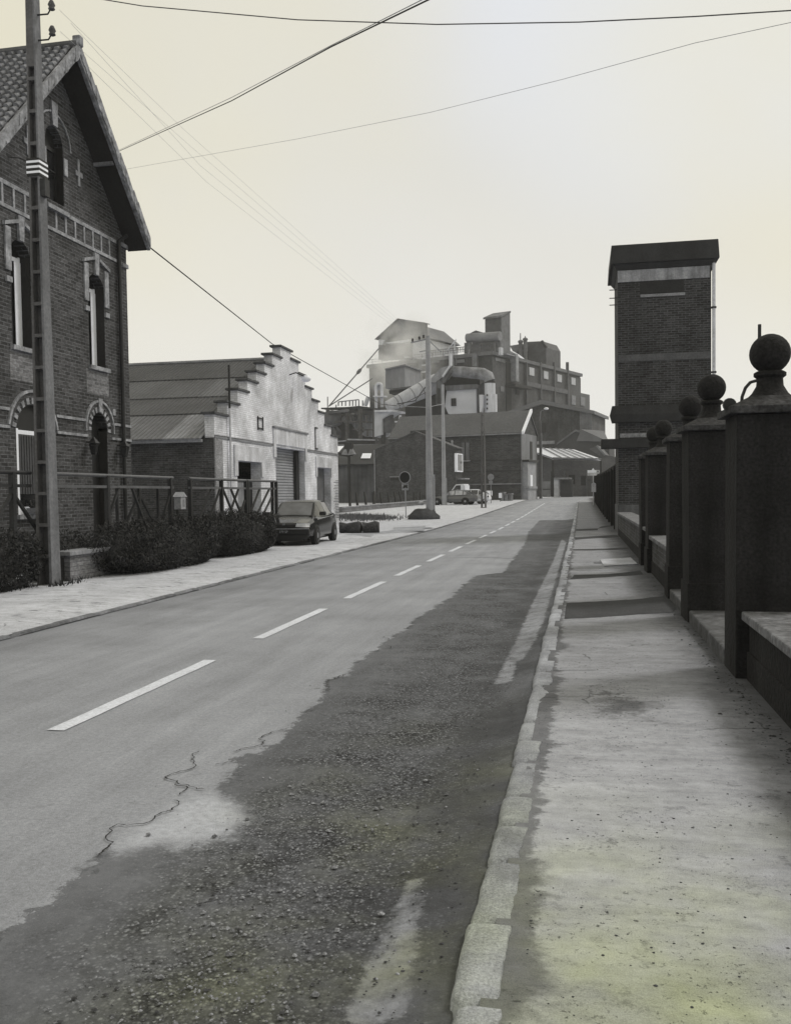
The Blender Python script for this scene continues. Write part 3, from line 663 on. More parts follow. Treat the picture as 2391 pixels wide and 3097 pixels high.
H_DOOR=(21.66,22.46,.45,3.78,.45); H_GW=(18.45,19.75,1.28,3.72,.55); H_UR=(21.67,22.48,4.95,7.28,.28); H_UL=(18.42,19.18,4.95,7.28,.28); H_AT=(19.92,20.68,8.42,10.3,.38)
mb=MB(); hole_wall(mb,yl,yr,0,ze,[H_DOOR,H_GW,H_UR,H_UL])
# attic triangle round the attic window
hole_wall(mb,H_AT[0]-.05,H_AT[1]+.05,ze,H_AT[3],[(H_AT[0],H_AT[1],ze,H_AT[3],H_AT[4])])
sl_=(za-ze)/(yc-yl)
def zr(x): return ze+(x-yl)*sl_ if x<yc else ze+(yr-x)*sl_
def colz(a,b,zb):
    xs=[a]+[yc]*(a<yc<b)+[b]
    for p,q in zip(xs,xs[1:]): mb.add([(p,0,zb),(q,0,zb),(q,0,max(zr(q),zb)),(p,0,max(zr(p),zb))],[(0,1,2,3)])
colz(yl,H_AT[0]-.05,ze); colz(H_AT[1]+.05,yr,ze); colz(H_AT[0]-.05,H_AT[1]+.05,H_AT[3])
mb.add([(H_AT[0],.0,H_AT[2]),(H_AT[1],0,H_AT[2]),(H_AT[1],0,ze),(H_AT[0],0,ze)],[(0,1,2,3)]) if 0 else None
# sides and back
mb.add([(yl,0,0),(yl,9,0),(yl,9,ze),(yl,0,ze)],[(0,1,2,3)]); mb.add([(yr,0,0),(yr,9,0),(yr,9,ze),(yr,0,ze)],[(3,2,1,0)]); mb.add([(yl,9,0),(yr,9,0),(yr,9,ze),(yc,9,za),(yl,9,ze)],[(4,3,2,1,0)])
mb.build('wall',M_hb,t)
OH=.62; th=.16
def roofside(s):
    x1=(yl-.12) if s<0 else (yr+.12); z1=ze-.12*sl_+.12; zt=za+.12
    a=(yc,zt);b=(x1,z1); n=Vector((-(b[1]-a[1]),b[0]-a[0])).normalized()*th
    if n.y>0: n=-n
    return [a,b,(b[0]+n.x*0,b[1]-th*1.3),(yc,zt-th*1.3)]
r=MB(); 
for s in (-1,1):
    P=roofside(s); r.prism(P if s>0 else P[::-1],-OH+.06,9.2)
ro=r.build('roof',M_tile,t)
# tile relief rows
for s in (-1,):
    P=roofside(s); a,b=Vector(P[0]),Vector(P[1]); mb=MB(); n=22
    for i in range(n):
        p=a.lerp(b,i/n); q=a.lerp(b,(i+1)/n); nn=Vector((-(b-a).y,(b-a).x)).normalized(); nn=nn if nn.y>0 else -nn
        for j in range(40):
            y0=-OH+.1+j*.235
            mb.tube([(p.x+nn.x*.01,y0+.1,p.y+nn.y*.01),(q.x+nn.x*.05,y0+.1,q.y+nn.y*.05)],[.05,.075],6)
    mb.build('roof_tiles',plain('roof_tile_clay',.17,var=.3,vs=1.5,fine=.35,fs=8),ro,smooth=60)
MB().tube([(yc,-OH,za+.14),(yc,9.2,za+.14)],.12,8).build('ridge_tiles',plain('ridge_tile',.08),ro)
MB().box(yc-.09,yc+.09,-OH-.1,-OH+.1,za+.1,za+.34).build('finial',M_barge,ro,bevel=.03)
for s in (-1,1):
    P=roofside(s); e=[(p[0],p[1]+.05) for p in P[:2]]+[(P[2][0],P[2][1]-.05),(P[3][0],P[3][1]-.05)]
    MB().prism(e if s>0 else e[::-1],-OH-.03,-OH+.06).build('barge_board',M_barge,ro)
    rb_=random.Random(3+s); aa,bb=Vector(P[0]),Vector(P[1]); n_=15
    tl_=MB()
    for k in range(n_):
        p_=aa.lerp(bb,k/n_); q_=aa.lerp(bb,(k+.97)/n_); o_=rb_.uniform(-.012,.02); dz_=rb_.uniform(.16,.24)
        Z=[(p_.x,p_.y+.09+o_),(q_.x,q_.y+.06+o_),(q_.x,q_.y-dz_),((p_.x+q_.x)/2,(p_.y+q_.y)/2-dz_-.03),(p_.x,p_.y-dz_+.05)]
        tl_.prism(Z if s>0 else Z[::-1],-OH-.05-abs(o_),-OH-.032)
    tl_.build('verge_tiles',M_barge,ro)
    Q=[(p[0],p[1]-th*1.3-.012) for p in P[:2]]; Q=Q+[(Q[1][0],Q[1][1]-.03),(Q[0][0],Q[0][1]-.03)]
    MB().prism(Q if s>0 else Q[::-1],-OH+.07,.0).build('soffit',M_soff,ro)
MB().bar((yc+1.75,-OH+.1,zr(yc+1.75)-.16),(yc+1.75,.0,zr(yc+1.75)-.16),.08).build('purlin_end',M_stone2,ro)
# bands
mb=MB()
mb.box(yl,yr+.02,-.03,.02,8.33,8.42); mb.box(yl,yr+.02,-.03,.02,7.84,7.92); x=yl+.25
while x<yr-.6: mb.box(x,x+.07,-.025,.02,7.92,8.33); x+=.42
mb.build('frieze',M_stone,t)
for z in (8.33,7.8): MB().box(yr-.3,yr+.03,-.05,.25,z,z+.1).build('corner_band',M_stone,t)
for a,b in ((yl,18.2),(20.05,21.45),(22.68,yr)):
    for z in (3.52,3.14): MB().box(a,b,-.035,.02,z,z+.065).build('string_course',M_stone,t)
def window(h,name,white=True,mull=1,curtain=False,rec=.18,sill=True,parent=t,light=False):
    a,b,c,d=h[:4]; r=h[4] if len(h)>4 else 0; fm=M_white if white else M_door
    mb=MB(); fw=.075 if rec>.1 else .17
    mb.box(a,a+fw,rec,rec+.07,c,d-max(r,.03)); mb.box(b-fw,b,rec,rec+.07,c,d-max(r,.03)); mb.box(a+fw,b-fw,rec,rec+.07,c,c+fw)
    zt=d-max(r,.05)-.12; mb.box(a+fw,b-fw,rec,rec+.07,zt,zt+.09)
    for i in range(mull): 
        x=a+(b-a)*(i+1)/(mull+1); mb.box(x-.035,x+.035,rec-.005,rec+.065,c+fw,zt)
    f=mb.build(name,fm,parent)
    MB().box(a+.01,b-.01,rec+.03,rec+.05,c+.02,zt).build('pane',M_glass,f); MB().box(a,b,rec+.03,rec+.06,zt+.09,d).build('head_panel',M_black,f)
    if curtain:
        m2=MB(); n=9
        for i in range(n): 
            x=a+.2+(b-a-.4)*i/n; m2.box(x,x+.07,rec+.006,rec+.02,c+.45,zt-.02)
        m2.build('curtain',plain('net_curtain',.06,bp=0),f)
    MB().box(b-.012,b-.002,.01,rec,c+.01,d-max(r,.03)).build('reveal_shade',M_soff,f)  # dark lining puts the far jamb's shade into the colour
    if light: MB().box(b-.26,b-.02,rec-.02,rec-.004,c+.05,zt).build('net_curtain',M_white,f)
    if sill: MB().box(a-.08,b+.08,-.09,rec,c-.1,c).build('sill',M_stone,f)
    return f
window(H_GW,'window',mull=0,curtain=True,rec=.06); window(H_UR,'window',mull=0,rec=.25,light=True); window(H_UL,'window',mull=0,rec=.25,light=True); window(H_AT,'attic_window',False,0)
d=MB().box(H_DOOR[0],H_DOOR[1],.26,.32,.45,3.8).build('door',M_door,t); MB().box(H_DOOR[1]-.012,H_DOOR[1]-.002,.005,.26,.46,3.36).build('reveal_shade',M_soff,t)  # door's far jamb also gets its shade as a dark lining
wb=MB().box(18.75,19.6,-.22,.0,1.3,1.42).build('window_box',M_stone2,t); mb=MB()
for k in range(60): x_=18.78+random.random()*.8; mb.bar((x_,-.12,1.4),(x_+random.gauss(0,.07),-.12+random.gauss(0,.05),1.45+random.random()*.16),.03)
mb.build('potted_plants',M_leaf,wb)
mb=MB()
for z0,z1 in ((.6,1.3),(1.4,2.5)): mb.box(H_DOOR[0]+.12,H_DOOR[1]-.12,.245,.26,z0,z1)
mb.build('panel',M_black,d); MB().ball((H_DOOR[0]+.1,.22,1.45),.03,8).build('knob',M_rim,d)
MB().box(21.4,22.7,-.9,-.0,-.1,.2).box(21.4,22.7,-.45,.3,.2,.45).build('doorstep',M_stone2,t)
# stone surrounds
for h in (H_UR,H_UL):
    a,b,c,dd,r=h; cx=(a+b)/2; k=MB().prism([(cx-.08,dd-.02),(cx+.08,dd-.02),(cx+.12,dd+.52),(cx-.12,dd+.52)],-.06,.02).build('keystone',M_stone,t)
    for s,e0 in ((-1,a),(1,b)):
        MB().box(e0,e0+s*.2,-.04,.02,dd-.75,dd+.18).build('quoin_block',M_stone,t); MB().box(e0,e0+s*.2,-.05,.02,dd-1.0,dd-.88).build('impost',M_stone,t)
        MB().prism([(e0+s*.24,dd+.18),(e0+s*.24,dd+.26),(cx+s*.12,dd+.42),(cx+s*.12,dd+.34)][::(-1 if s<0 else 1)],-.07,.02).build('hood_mould',M_stone,t)
for h in (H_DOOR,H_GW):
    a,b,c,dd,r=h; cx=(a+b)/2; hw=(b-a)/2
    mb=MB(); arcband(mb,cx,dd-r,hw,r,.02,.16,-.02,.015,21,alt=0); mb.build('arch_blocks',M_stone,t)
    mb=MB(); arcband(mb,cx,dd-r,hw,r,.27,.33,-.05,.015,14); mb.build('hood_mould',M_stone,t)
    mb=MB(); arcband(mb,cx,dd-r,hw,r,.16,.27,-.02,.012,14); mb.build('brick_arch',M_db,t)
MB().prism([(22.0,3.8),(22.12,3.8),(22.16,4.15),(21.96,4.15)],-.06,.02).build('keystone',M_stone,t)
a,b,c,dd,r=H_AT; cx=(a+b)/2
mb=MB(); arcband(mb,cx,dd-r,(b-a)/2,r,.30,.34,-.03,.015,12); mb.build('hood_mould',M_stone,t); MB().prism([(cx-.1,dd),(cx+.1,dd),(cx+.13,dd+.55),(cx-.13,dd+.55)],-.05,.02).build('keystone',M_stone,t)
for s,e0 in ((-1,a),(1,b)): MB().box(e0,e0+s*.15,-.03,.02,dd-1.0,dd-.6).build('quoin_block',M_stone,t)
for x in (yc-1.2,yc+.95): MB().box(x-.045,x+.045,-.03,.015,9.25,9.9).box(x-.16,x+.16,-.032,.015,9.48,9.6).build('brick_cross',M_stone,t)
MB().box(22.72,22.85,-.05,.02,3.78,3.95).build('stone_block',M_stone,t)
MB().box(21.5,22.6,-.004,.002,4.25,4.85).build('pale_brick_panel',M_lb,t); MB().box(18.3,19.3,-.004,.002,4.2,4.85).build('pale_brick_panel',M_lb,t)
MB().tube([(23.2,-.08,8.4),(23.2,-.08,.1)],.055,8).tube([(23.2,-.08,8.4),(23.25,-.3,8.55)],.05,8).build('downpipe',M_iron,t,smooth=60)
for x in (21.4,23.0):
    l=MB().box(x-.02,x+.02,-.22,0,3.0,3.03).add([(x-.11,-.31,2.98),(x+.11,-.31,2.98),(x+.11,-.09,2.98),(x-.11,-.09,2.98),(x,-.2,3.15)],[(0,1,4),(1,2,4),(2,3,4),(3,0,4),(3,2,1,0)]).build('wall_lantern',M_iron,t)
    MB().add([(x-.05,-.25,2.7),(x+.05,-.25,2.7),(x+.05,-.15,2.7),(x-.05,-.15,2.7),(x-.09,-.29,2.97),(x+.09,-.29,2.97),(x+.09,-.11,2.97),(x-.09,-.11,2.97)],[(0,3,2,1),(4,5,6,7),(0,1,5,4),(1,2,6,5),(2,3,7,6),(3,0,4,7)]).build('lantern_glass',M_glass,l)

# garden: low wall, fence, hedges
t=empty('garden_wall',(-9.6,15.6,0),'low dark garden wall under the iron railings, brick pier showing beside the lattice pole','wall')
MB().box(-.12,.12,.1,13.15,0,.5).build('wall_body',M_pier,t)
MB().box(-.13,.24,.38,1.95,0,.55).build('brick_pier',brick('pier_brick',.15,.21,.10),t)
MB().box(-.18,.32,.26,2.05,.55,.63).build('coping',M_stone2,t,bevel=.01)
MB().box(-.15,.15,13.0,13.3,0,.62).build('end_pier',plain('end_pier_stone',.12,var=.4,vs=4),t,bevel=.01)
MB().box(-.18,.18,12.3,13.36,.62,.68).build('end_coping',M_stone2,t,bevel=.01)
def fence(y0,y1,posts,braces,lb,z=2.08):
    t=empty('railing_panel',(-9.6,y0,0),lb,'railing'); l=y1-y0
    MB().tube([(0,0,z),(0,l,z)],.036,8).build('top_rail',M_rail if y0>15 else M_iron,t,smooth=60)
    MB().bar((0,0,z-.23),(0,l,z-.23),.05,.055).build('rail',M_rail if y0>15 else M_iron,t)
    for p in posts: MB().box(-.045,.045,p-y0-.045,p-y0+.045,.5,z).build('post',M_iron,t)
    mb=MB()
    for a,b,c,d in braces: mb.bar((0,a-y0,b),(0,c-y0,d),.05,.05)
    if braces: mb.build('braces',M_iron,t)
def chev(c,w=1.1,zt=1.83,z0=.55):
    return [(c,zt-.1,c-w,zt-1.0),(c,zt-.1,c+w,zt-1.0),(c,zt-.75,c-w,zt-1.55),(c,zt-.75,c+w,zt-1.55)]
fence(11.5,15.15,(11.6,13.1,14.6),chev(14.6,.95)+chev(13.1,.7)[:0],'iron railing panel left of the lattice pole, in front of the window')
fence(15.75,21.1,(15.85,17.9,20.95),[(19,1.83,19.9,.6),(19.,1.2,19.5,.6),(18.4,1.83,17.6,.8),(21,1.8,20.1,.6)],'long iron railing panel in front of the house door and big hedge')
fence(22.05,26.15,(22.1,24.2,26.1),[(22.2,.7,23.5,1.83),(22.9,.6,24.1,1.83),(24.3,1.83,25.6,.6),(24.3,.7,25.5,1.83),(25.1,.6,26,1.5),(24.9,1.83,26,.8)],'iron railing panel with crossed braces above the second hedge')
fence(26.2,28.9,(26.25,28.5,28.88),[(26.3,1.0,27.3,1.83),(26.3,.6,28.2,1.83),(26.9,.6,28.45,1.6),(27.6,.6,28.45,1.15)],'end iron railing panel with parallel slanting bars next to the dark hatchback')
t=empty('garden_gate',(-10.5,20.0,0),'dark iron garden gate standing behind the railing near the mailbox','gate')
MB().box(-.03,.03,0,2.2,1.86,1.92).box(-.03,.03,0,.06,.1,1.9).box(-.03,.03,1.1,1.2,.1,1.9).box(-.03,.03,2.14,2.2,.1,1.9).build('frame',M_iron,t)
MB().bar((0,1.15,1.7),(0,.2,.8),.05).bar((0,1.15,1.7),(0,2.1,.8),.05).bar((0,1.15,1.1),(0,.2,.3),.05).bar((0,1.15,1.1),(0,2.1,.3),.05).build('braces',M_iron,t)
t=empty('mailbox',(-9.55,21.35,0),'small pale metal mailbox on a dark post in the railing gap','mailbox')
MB().box(-.08,.1,-.14,.14,1.32,1.62).build('box',M_grayp,t,bevel=.01); MB().prismx([(-.19,1.62),(.19,1.62),(0,1.74)],-.1,.12).build('roof',M_grayp,t)
MB().box(-.08,-.04,-.03,.03,.0,1.32).build('post',M_iron,t); MB().box(.1,.105,-.04,.08,1.38,1.56).build('slot',M_stone2,t)
def hedge(x,y,rx,ry,rz,lb,seed,n=7000,z0=0):
    random.seed(seed); t=empty('hedge',(x,y,z0),lb,'hedge'); vs=[];fs=[]
    def R(d):
        return 1+.16*noise.noise(d*1.6+Vector((seed,0,0)))+.10*noise.noise(d*4+Vector((0,seed,0)))
    core=MB().ball((0,0,0),1,20); 
    core.v=[( p[0]*rx*.82*R(Vector(p)),p[1]*ry*.88*R(Vector(p)),max(0,(p[2]*.5+.5))*rz*.86) for p in core.v]; core.build('inner_branches',plain('hedge_inside',.012,bp=0),t)
    for _ in range(n):
        d=Vector((random.gauss(0,1),random.gauss(0,1),random.gauss(0,1))).normalized(); k=R(d)*random.uniform(.84,1.05)
        # superellipse: boxier sides
        e=lambda v:(abs(v)**.72)*(1 if v>0 else -1)
        p=Vector((e(d.x)*rx*k,e(d.y)*ry*k,(e(d.z)*.5+.5)*rz*k))
        a=Vector((random.gauss(0,1),random.gauss(0,1),random.gauss(0,1)+.6)).normalized(); s=random.uniform(.02,.052); q=a.cross(Vector((random.gauss(0,1),random.gauss(0,1),random.gauss(0,1)))).normalized()*s*.28
        b=len(vs); vs+=[tuple(p-a*s-q*.2),tuple(p+q),tuple(p+a*s),tuple(p-q)]; fs.append((b,b+1,b+2,b+3))
    me=bpy.data.meshes.new('foliage'); me.from_pydata(vs,[],fs); o=bpy.data.objects.new('foliage',me); COL.objects.link(o); me.materials.append(M_leaf); o.parent=t
hedge(-9.15,19.35,.78,2.5,1.08,'big clipped dark hedge bulging over the pavement in front of the house door',1,26000)
hedge(-9.2,24.1,.78,2.15,1.22,'second dark hedge between the big hedge and the dark hatchback',2,22000)
hedge(-9.95,13.2,.75,2.3,1.05,'dark hedge left of the lattice pole under the window',3,18000)
hedge(-9.95,16.7,.35,1.1,.9,'small dark bush behind the low brick pier beside the pole',4,5000)

# lattice concrete pole
t=empty('utility_pole',(-9.40,15.33,0),'tall dark concrete pole with ladder-like recesses and striped strap in front of the house','utility pole')
def hpole(t,h,w0,w1,d0,d1,step,dark,light,hr=None):
    k=lambda z:(w0+(w1-w0)*z/h, d0+(d1-d0)*z/h)
    def taper(x0,x1,y0,y1,z0,z1,mb):
        """coordinates in fractions of half width/depth"""
        a,b=k(z0),k(z1)
        mb.add([(x0*a[0]/2,y0*a[1]/2,z0),(x1*a[0]/2,y0*a[1]/2,z0),(x1*a[0]/2,y1*a[1]/2,z0),(x0*a[0]/2,y1*a[1]/2,z0),(x0*b[0]/2,y0*b[1]/2,z1),(x1*b[0]/2,y0*b[1]/2,z1),(x1*b[0]/2,y1*b[1]/2,z1),(x0*b[0]/2,y1*b[1]/2,z1)],
         [(0,3,2,1),(4,5,6,7),(0,1,5,4),(1,2,6,5),(2,3,7,6),(3,0,4,7)])
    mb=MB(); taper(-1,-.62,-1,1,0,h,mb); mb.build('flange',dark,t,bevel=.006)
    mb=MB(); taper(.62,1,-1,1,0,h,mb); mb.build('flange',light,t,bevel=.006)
    z=0; zt=hr or h
    while z<zt: mb=MB(); taper(-.62,.62,-.97,.97,z,z+.06,mb); mb.build('rung',dark,t); z+=step
    if hr: mb=MB(); taper(-.62,.62,-.97,.97,zt,h,mb); mb.build('solid_top',dark,t); mb=MB(); taper(-.62,.62,.15,.5,0,h,mb); mb.build('web',dark,t)
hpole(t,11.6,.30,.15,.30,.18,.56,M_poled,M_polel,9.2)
mb=MB()
for z in (7.34,7.43,7.52): mb.box(-.125,.125,-.14,.14,z,z+.04)
mb.build('striped_strap',M_white,t); MB().box(-.122,.122,-.137,.137,7.3,7.6).build('strap_backing',M_black,t)
MB().box(.06,.2,-.1,.05,6.95,7.25).build('junction_box',M_iron,t)
for z in (9.68,10.12):
    MB().tube([(.05,0,z),(.26,.05,z+.02),(.32,.06,z+.12)],.014,6).build('bracket',M_iron,t)
    MB().lathe([(.03,0),(.06,.02),(.045,.06),(.065,.09),(.05,.13),(.03,.17)],(.33,.06,z+.08),10).build('insulator',M_rust,t,smooth=60)

# ============================================================ GARAGE
XG=-13.5; GF=Frame((XG,0,0),90)
cg=lambda x,y:(350+x/2.248,1000+y/2.248)
gx=lambda x,y:GF.hx(*cg(x,y))
t=empty('stepped_gable_garage',(XG,0,0),'pale workshop with crow-stepped gable, roller door and long corrugated roof','garage',rz=GF.a)
Ls=[(668,548+20),(752,490),(828,405),(893,340),(955,282),(1010,225),(1062,165),(1118,112)]; Rs=[(1190,128),(1243,222),(1288,315),(1333,402),(1376,488),(1418,568),(1463,658),(1508,728)]
Lp=[gx(*p) for p in Ls]; Rp=[gx(*p) for p in Rs]
out_=[(Lp[0][0],0)]
for i,(x,z) in enumerate(Lp):
    if i: out_.append((x,out_[-1][1]))
    out_.append((x,z))
ztop=Lp[-1][1]; out_.append((Rp[0][0],ztop))
zl=[p[1] for p in Rp]
for i in range(1,len(Rp)):
    out_.append((Rp[i-1][0],zl[i])); out_.append((Rp[i][0],zl[i]))
out_.append((Rp[-1][0],0)); gl,gr=Lp[0][0],Rp[-1][0]
dl=[gx(825,885),gx(985,895)]; rd=[gx(1085,775),gx(1283,800)]; sd_=[gx(1365,930),gx(1460,935)]
zd=lambda d:(d[0][1]+d[1][1])/2
holes=[(dl[0][0],dl[1][0],0,zd(dl)),(rd[0][0],rd[1][0],0,zd(rd)),(sd_[0][0],sd_[1][0],0,zd(sd_))]
zs_=3.86; mb=MB(); hole_wall(mb,gl,gr,0,zs_,holes,th=.45)
up=[(gl,zs_)]+out_[1:-1]+[(gr,zs_)]
# upper gable built as columns between step edges
cols=sorted({round(p[0],4) for p in up})
def ztop_at(x):
    z=zs_
    for (a,b),(c,d) in zip(out_,out_[1:]):
        if a<x<c: z=max(b,d)
    return z
for a,b in zip(cols,cols[1:]): mb.box(a,b,0,.38,zs_,ztop_at((a+b)/2))
mb.build('wall',M_pb,t)
mb=MB()
for a,b in zip(cols,cols[1:]):
    z=ztop_at((a+b)/2); mb.box(a-.14,b+.12,-.09,.48,z,z+.10)
mb.build('step_coping',plain('step_coping',.07,var=.4,vs=3),t,bevel=.02)
for a_,b_ in ((gl,rd[0][0]-.5),(rd[1][0]+.5,gr)): MB().box(a_,b_,-.04,.02,zs_-.02,zs_+.07).build('string_course',M_stone2,t)
MB().box(gl-.02,gl+.75,-.03,.02,0,zs_-.02).build('corner_pilaster',brick('pilaster_brick',.2,.26,.2),t)
def surround(d,w,hh,dp,mat=M_plas):
    a,b,z=d[0][0],d[1][0],zd(d)
    return MB().box(a-w,b+w,-.06,.01,z,z+hh).box(a-w,a,-.06,.01,z-dp,z).box(b,b+w,-.06,.01,z-dp,z).build('door_surround',mat,t,bevel=.01)
surround(dl,.38,.62,.62); surround(rd,.33,.72,.6); surround(sd_,.22,.55,.5)
MB().box(rd[0][0]-.4,rd[1][0]+.4,-.12,.01,zd(rd)+.72,zd(rd)+.8).build('label_mould',M_stone2,t)
rb=MB(); z=.1
while z<zd(rd): rb.add([(rd[0][0],.5,z),(rd[1][0],.5,z),(rd[1][0],.46,z+.03),(rd[0][0],.46,z+.03),(rd[1][0],.46,z+.10),(rd[0][0],.46,z+.10),(rd[1][0],.5,z+.13),(rd[0][0],.5,z+.13)],[(0,1,2,3),(3,2,4,5),(5,4,6,7)]); z+=.135
rb.build('roller_door',M_shut,t); MB().box(rd[1][0]-.42,rd[1][0]-.02,.30,.42,.1,zd(rd)).build('dark_gap',M_door,t)
dd_=MB().box(dl[0][0],dl[1][0],.4,.46,0,zd(dl)-.8).build('side_door',M_door,t); MB().box(dl[0][0],dl[0][0]+1.,.38,.46,zd(dl)-.8,zd(dl)).build('transom',M_shut,t)
MB().box(dl[0][0]+.3,dl[1][0]-.4,.39,.4,1.2,2.2).build('panel',M_stone2,dd_)
mb=MB(); x=sd_[0][0]
while x<sd_[1][0]-.1: mb.box(x,x+.1,.36,.4,0,zd(sd_)); x+=.115
mb.build('plank_door',plain('plank_door',.12,.8,var=.3),t); MB().box(sd_[0][0],sd_[1][0],.41,.45,0,zd(sd_)).build('door_backing',M_black,t)
mb=MB(); 
for i in range(24):
    w_=.55 if i%2 else .75
    mb.box(gr-w_-random.random()*.4,gr+.004,-.006,.002,.35+i*.09,.35+i*.09+.035)
mb.build('exposed_brick_joints',M_dirt,t)
def anchor(x0,x1,y0,y1):
    a=gx(x0,y0); b=gx(x1,y1); MB().box(a[0],a[0]+.05,-.06,-.02,b[1],a[1]).box(b[0],b[0]+.05,-.06,-.02,b[1],a[1]).box(a[0],b[0]+.05,-.06,-.02,a[1]-.1,a[1]-.05).box(a[0],b[0]+.05,-.06,-.02,b[1]+.05,b[1]+.1).build('iron_anchor',M_iron,t)
anchor(960,995,580,680)
a=gx(1350,655); b=gx(1350,805); MB().box(a[0],a[0]+.05,-.06,-.02,b[1],a[1]).box(a[0],a[0]+.5,-.06,-.02,a[1]-.06,a[1]).box(a[0],a[0]+.5,-.06,-.02,b[1],b[1]+.06).build('iron_anchor',M_iron,t)
a=gx(1180,300); fl=MB().tube([(a[0],0,a[1]),(a[0]+.1,-.3,a[1]+.1),(a[0]+.5,-.55,a[1]-.02)],.03,6).build('floodlight_arm',M_iron,t)
MB().ball((a[0]+.75,-.6,a[1]-.12),.24,12,.7).build('floodlight',M_white,fl,smooth=180)
a=gx(752,235); p0=gx(770,1000); MB().tube([(a[0]-.0,-.1,a[1]),(a[0],-.1,zs_+1.2)],.045,6).build('vent_pipe',M_iron,t); MB().tube([(a[0],-.1,zs_+1.2),(a[0],-.1,.1)],.045,6).build('downpipe',M_plas,t)
# roof
yrg=(Lp[-1][0]+Rp[0][0])/2; zrg=GF.hx(804,1083,.5)[1]; ye=gl-.15; zee=3.95
M_cr=[corrug('asbestos_roof_dark',.045,1,.19,sheet=(50,3.1,50)),corrug('asbestos_roof_mid',.085,1,.19,sheet=(50,2.3,50)),corrug('asbestos_roof_dark2',.05,1,.19,sheet=(50,4.1,50)),corrug('asbestos_roof_pale',.15,1,.19,sheet=(50,1.9,50))]
bks=[0,.27,.53,.74,1.02]
r=None
for s in (-1,1):
    xe=ye if s<0 else gr+.15
    for i,(f0,f1) in enumerate(zip(bks,bks[1:])):
        x0=yrg+(xe-yrg)*f0; x1=yrg+(xe-yrg)*(f1+.01); z0=zrg+(zee-zrg)*f0; z1=zrg+(zee-zrg)*(f1+.01); o=.05*(3-i)
        P=[(x0,z0+o),(x1,z1+o),(x1,z1+o-.05),(x0,z0+o-.05)]
        MB().prism(P if s>0 else P[::-1],.39,26).build('roof_sheets',M_cr[i],t)
MB().tube([(yrg,.39,zrg+.16),(yrg,26,zrg+.16)],.1,6).build('roof_ridge',M_stone2,t)
MB().bar((yrg-2.3,5.2,zrg-.95),(yrg-4.5,5.2,zrg-1.95),.16,.05).build('roof_patch_strip',M_stone,t)
MB().box(ye-.16,ye-.02,.4,26,zee-.27,zee-.16).build('gutter',plain('zinc_gutter',.33,.5,bp=0),t)
MB().box(gl+.002,gl+.3,.01,26,0,3.85).box(gr-.3,gr-.002,.01,26,0,3.85).box(gl+.3,gr-.3,25.7,26,0,3.8).build('side_wall',M_db,t)

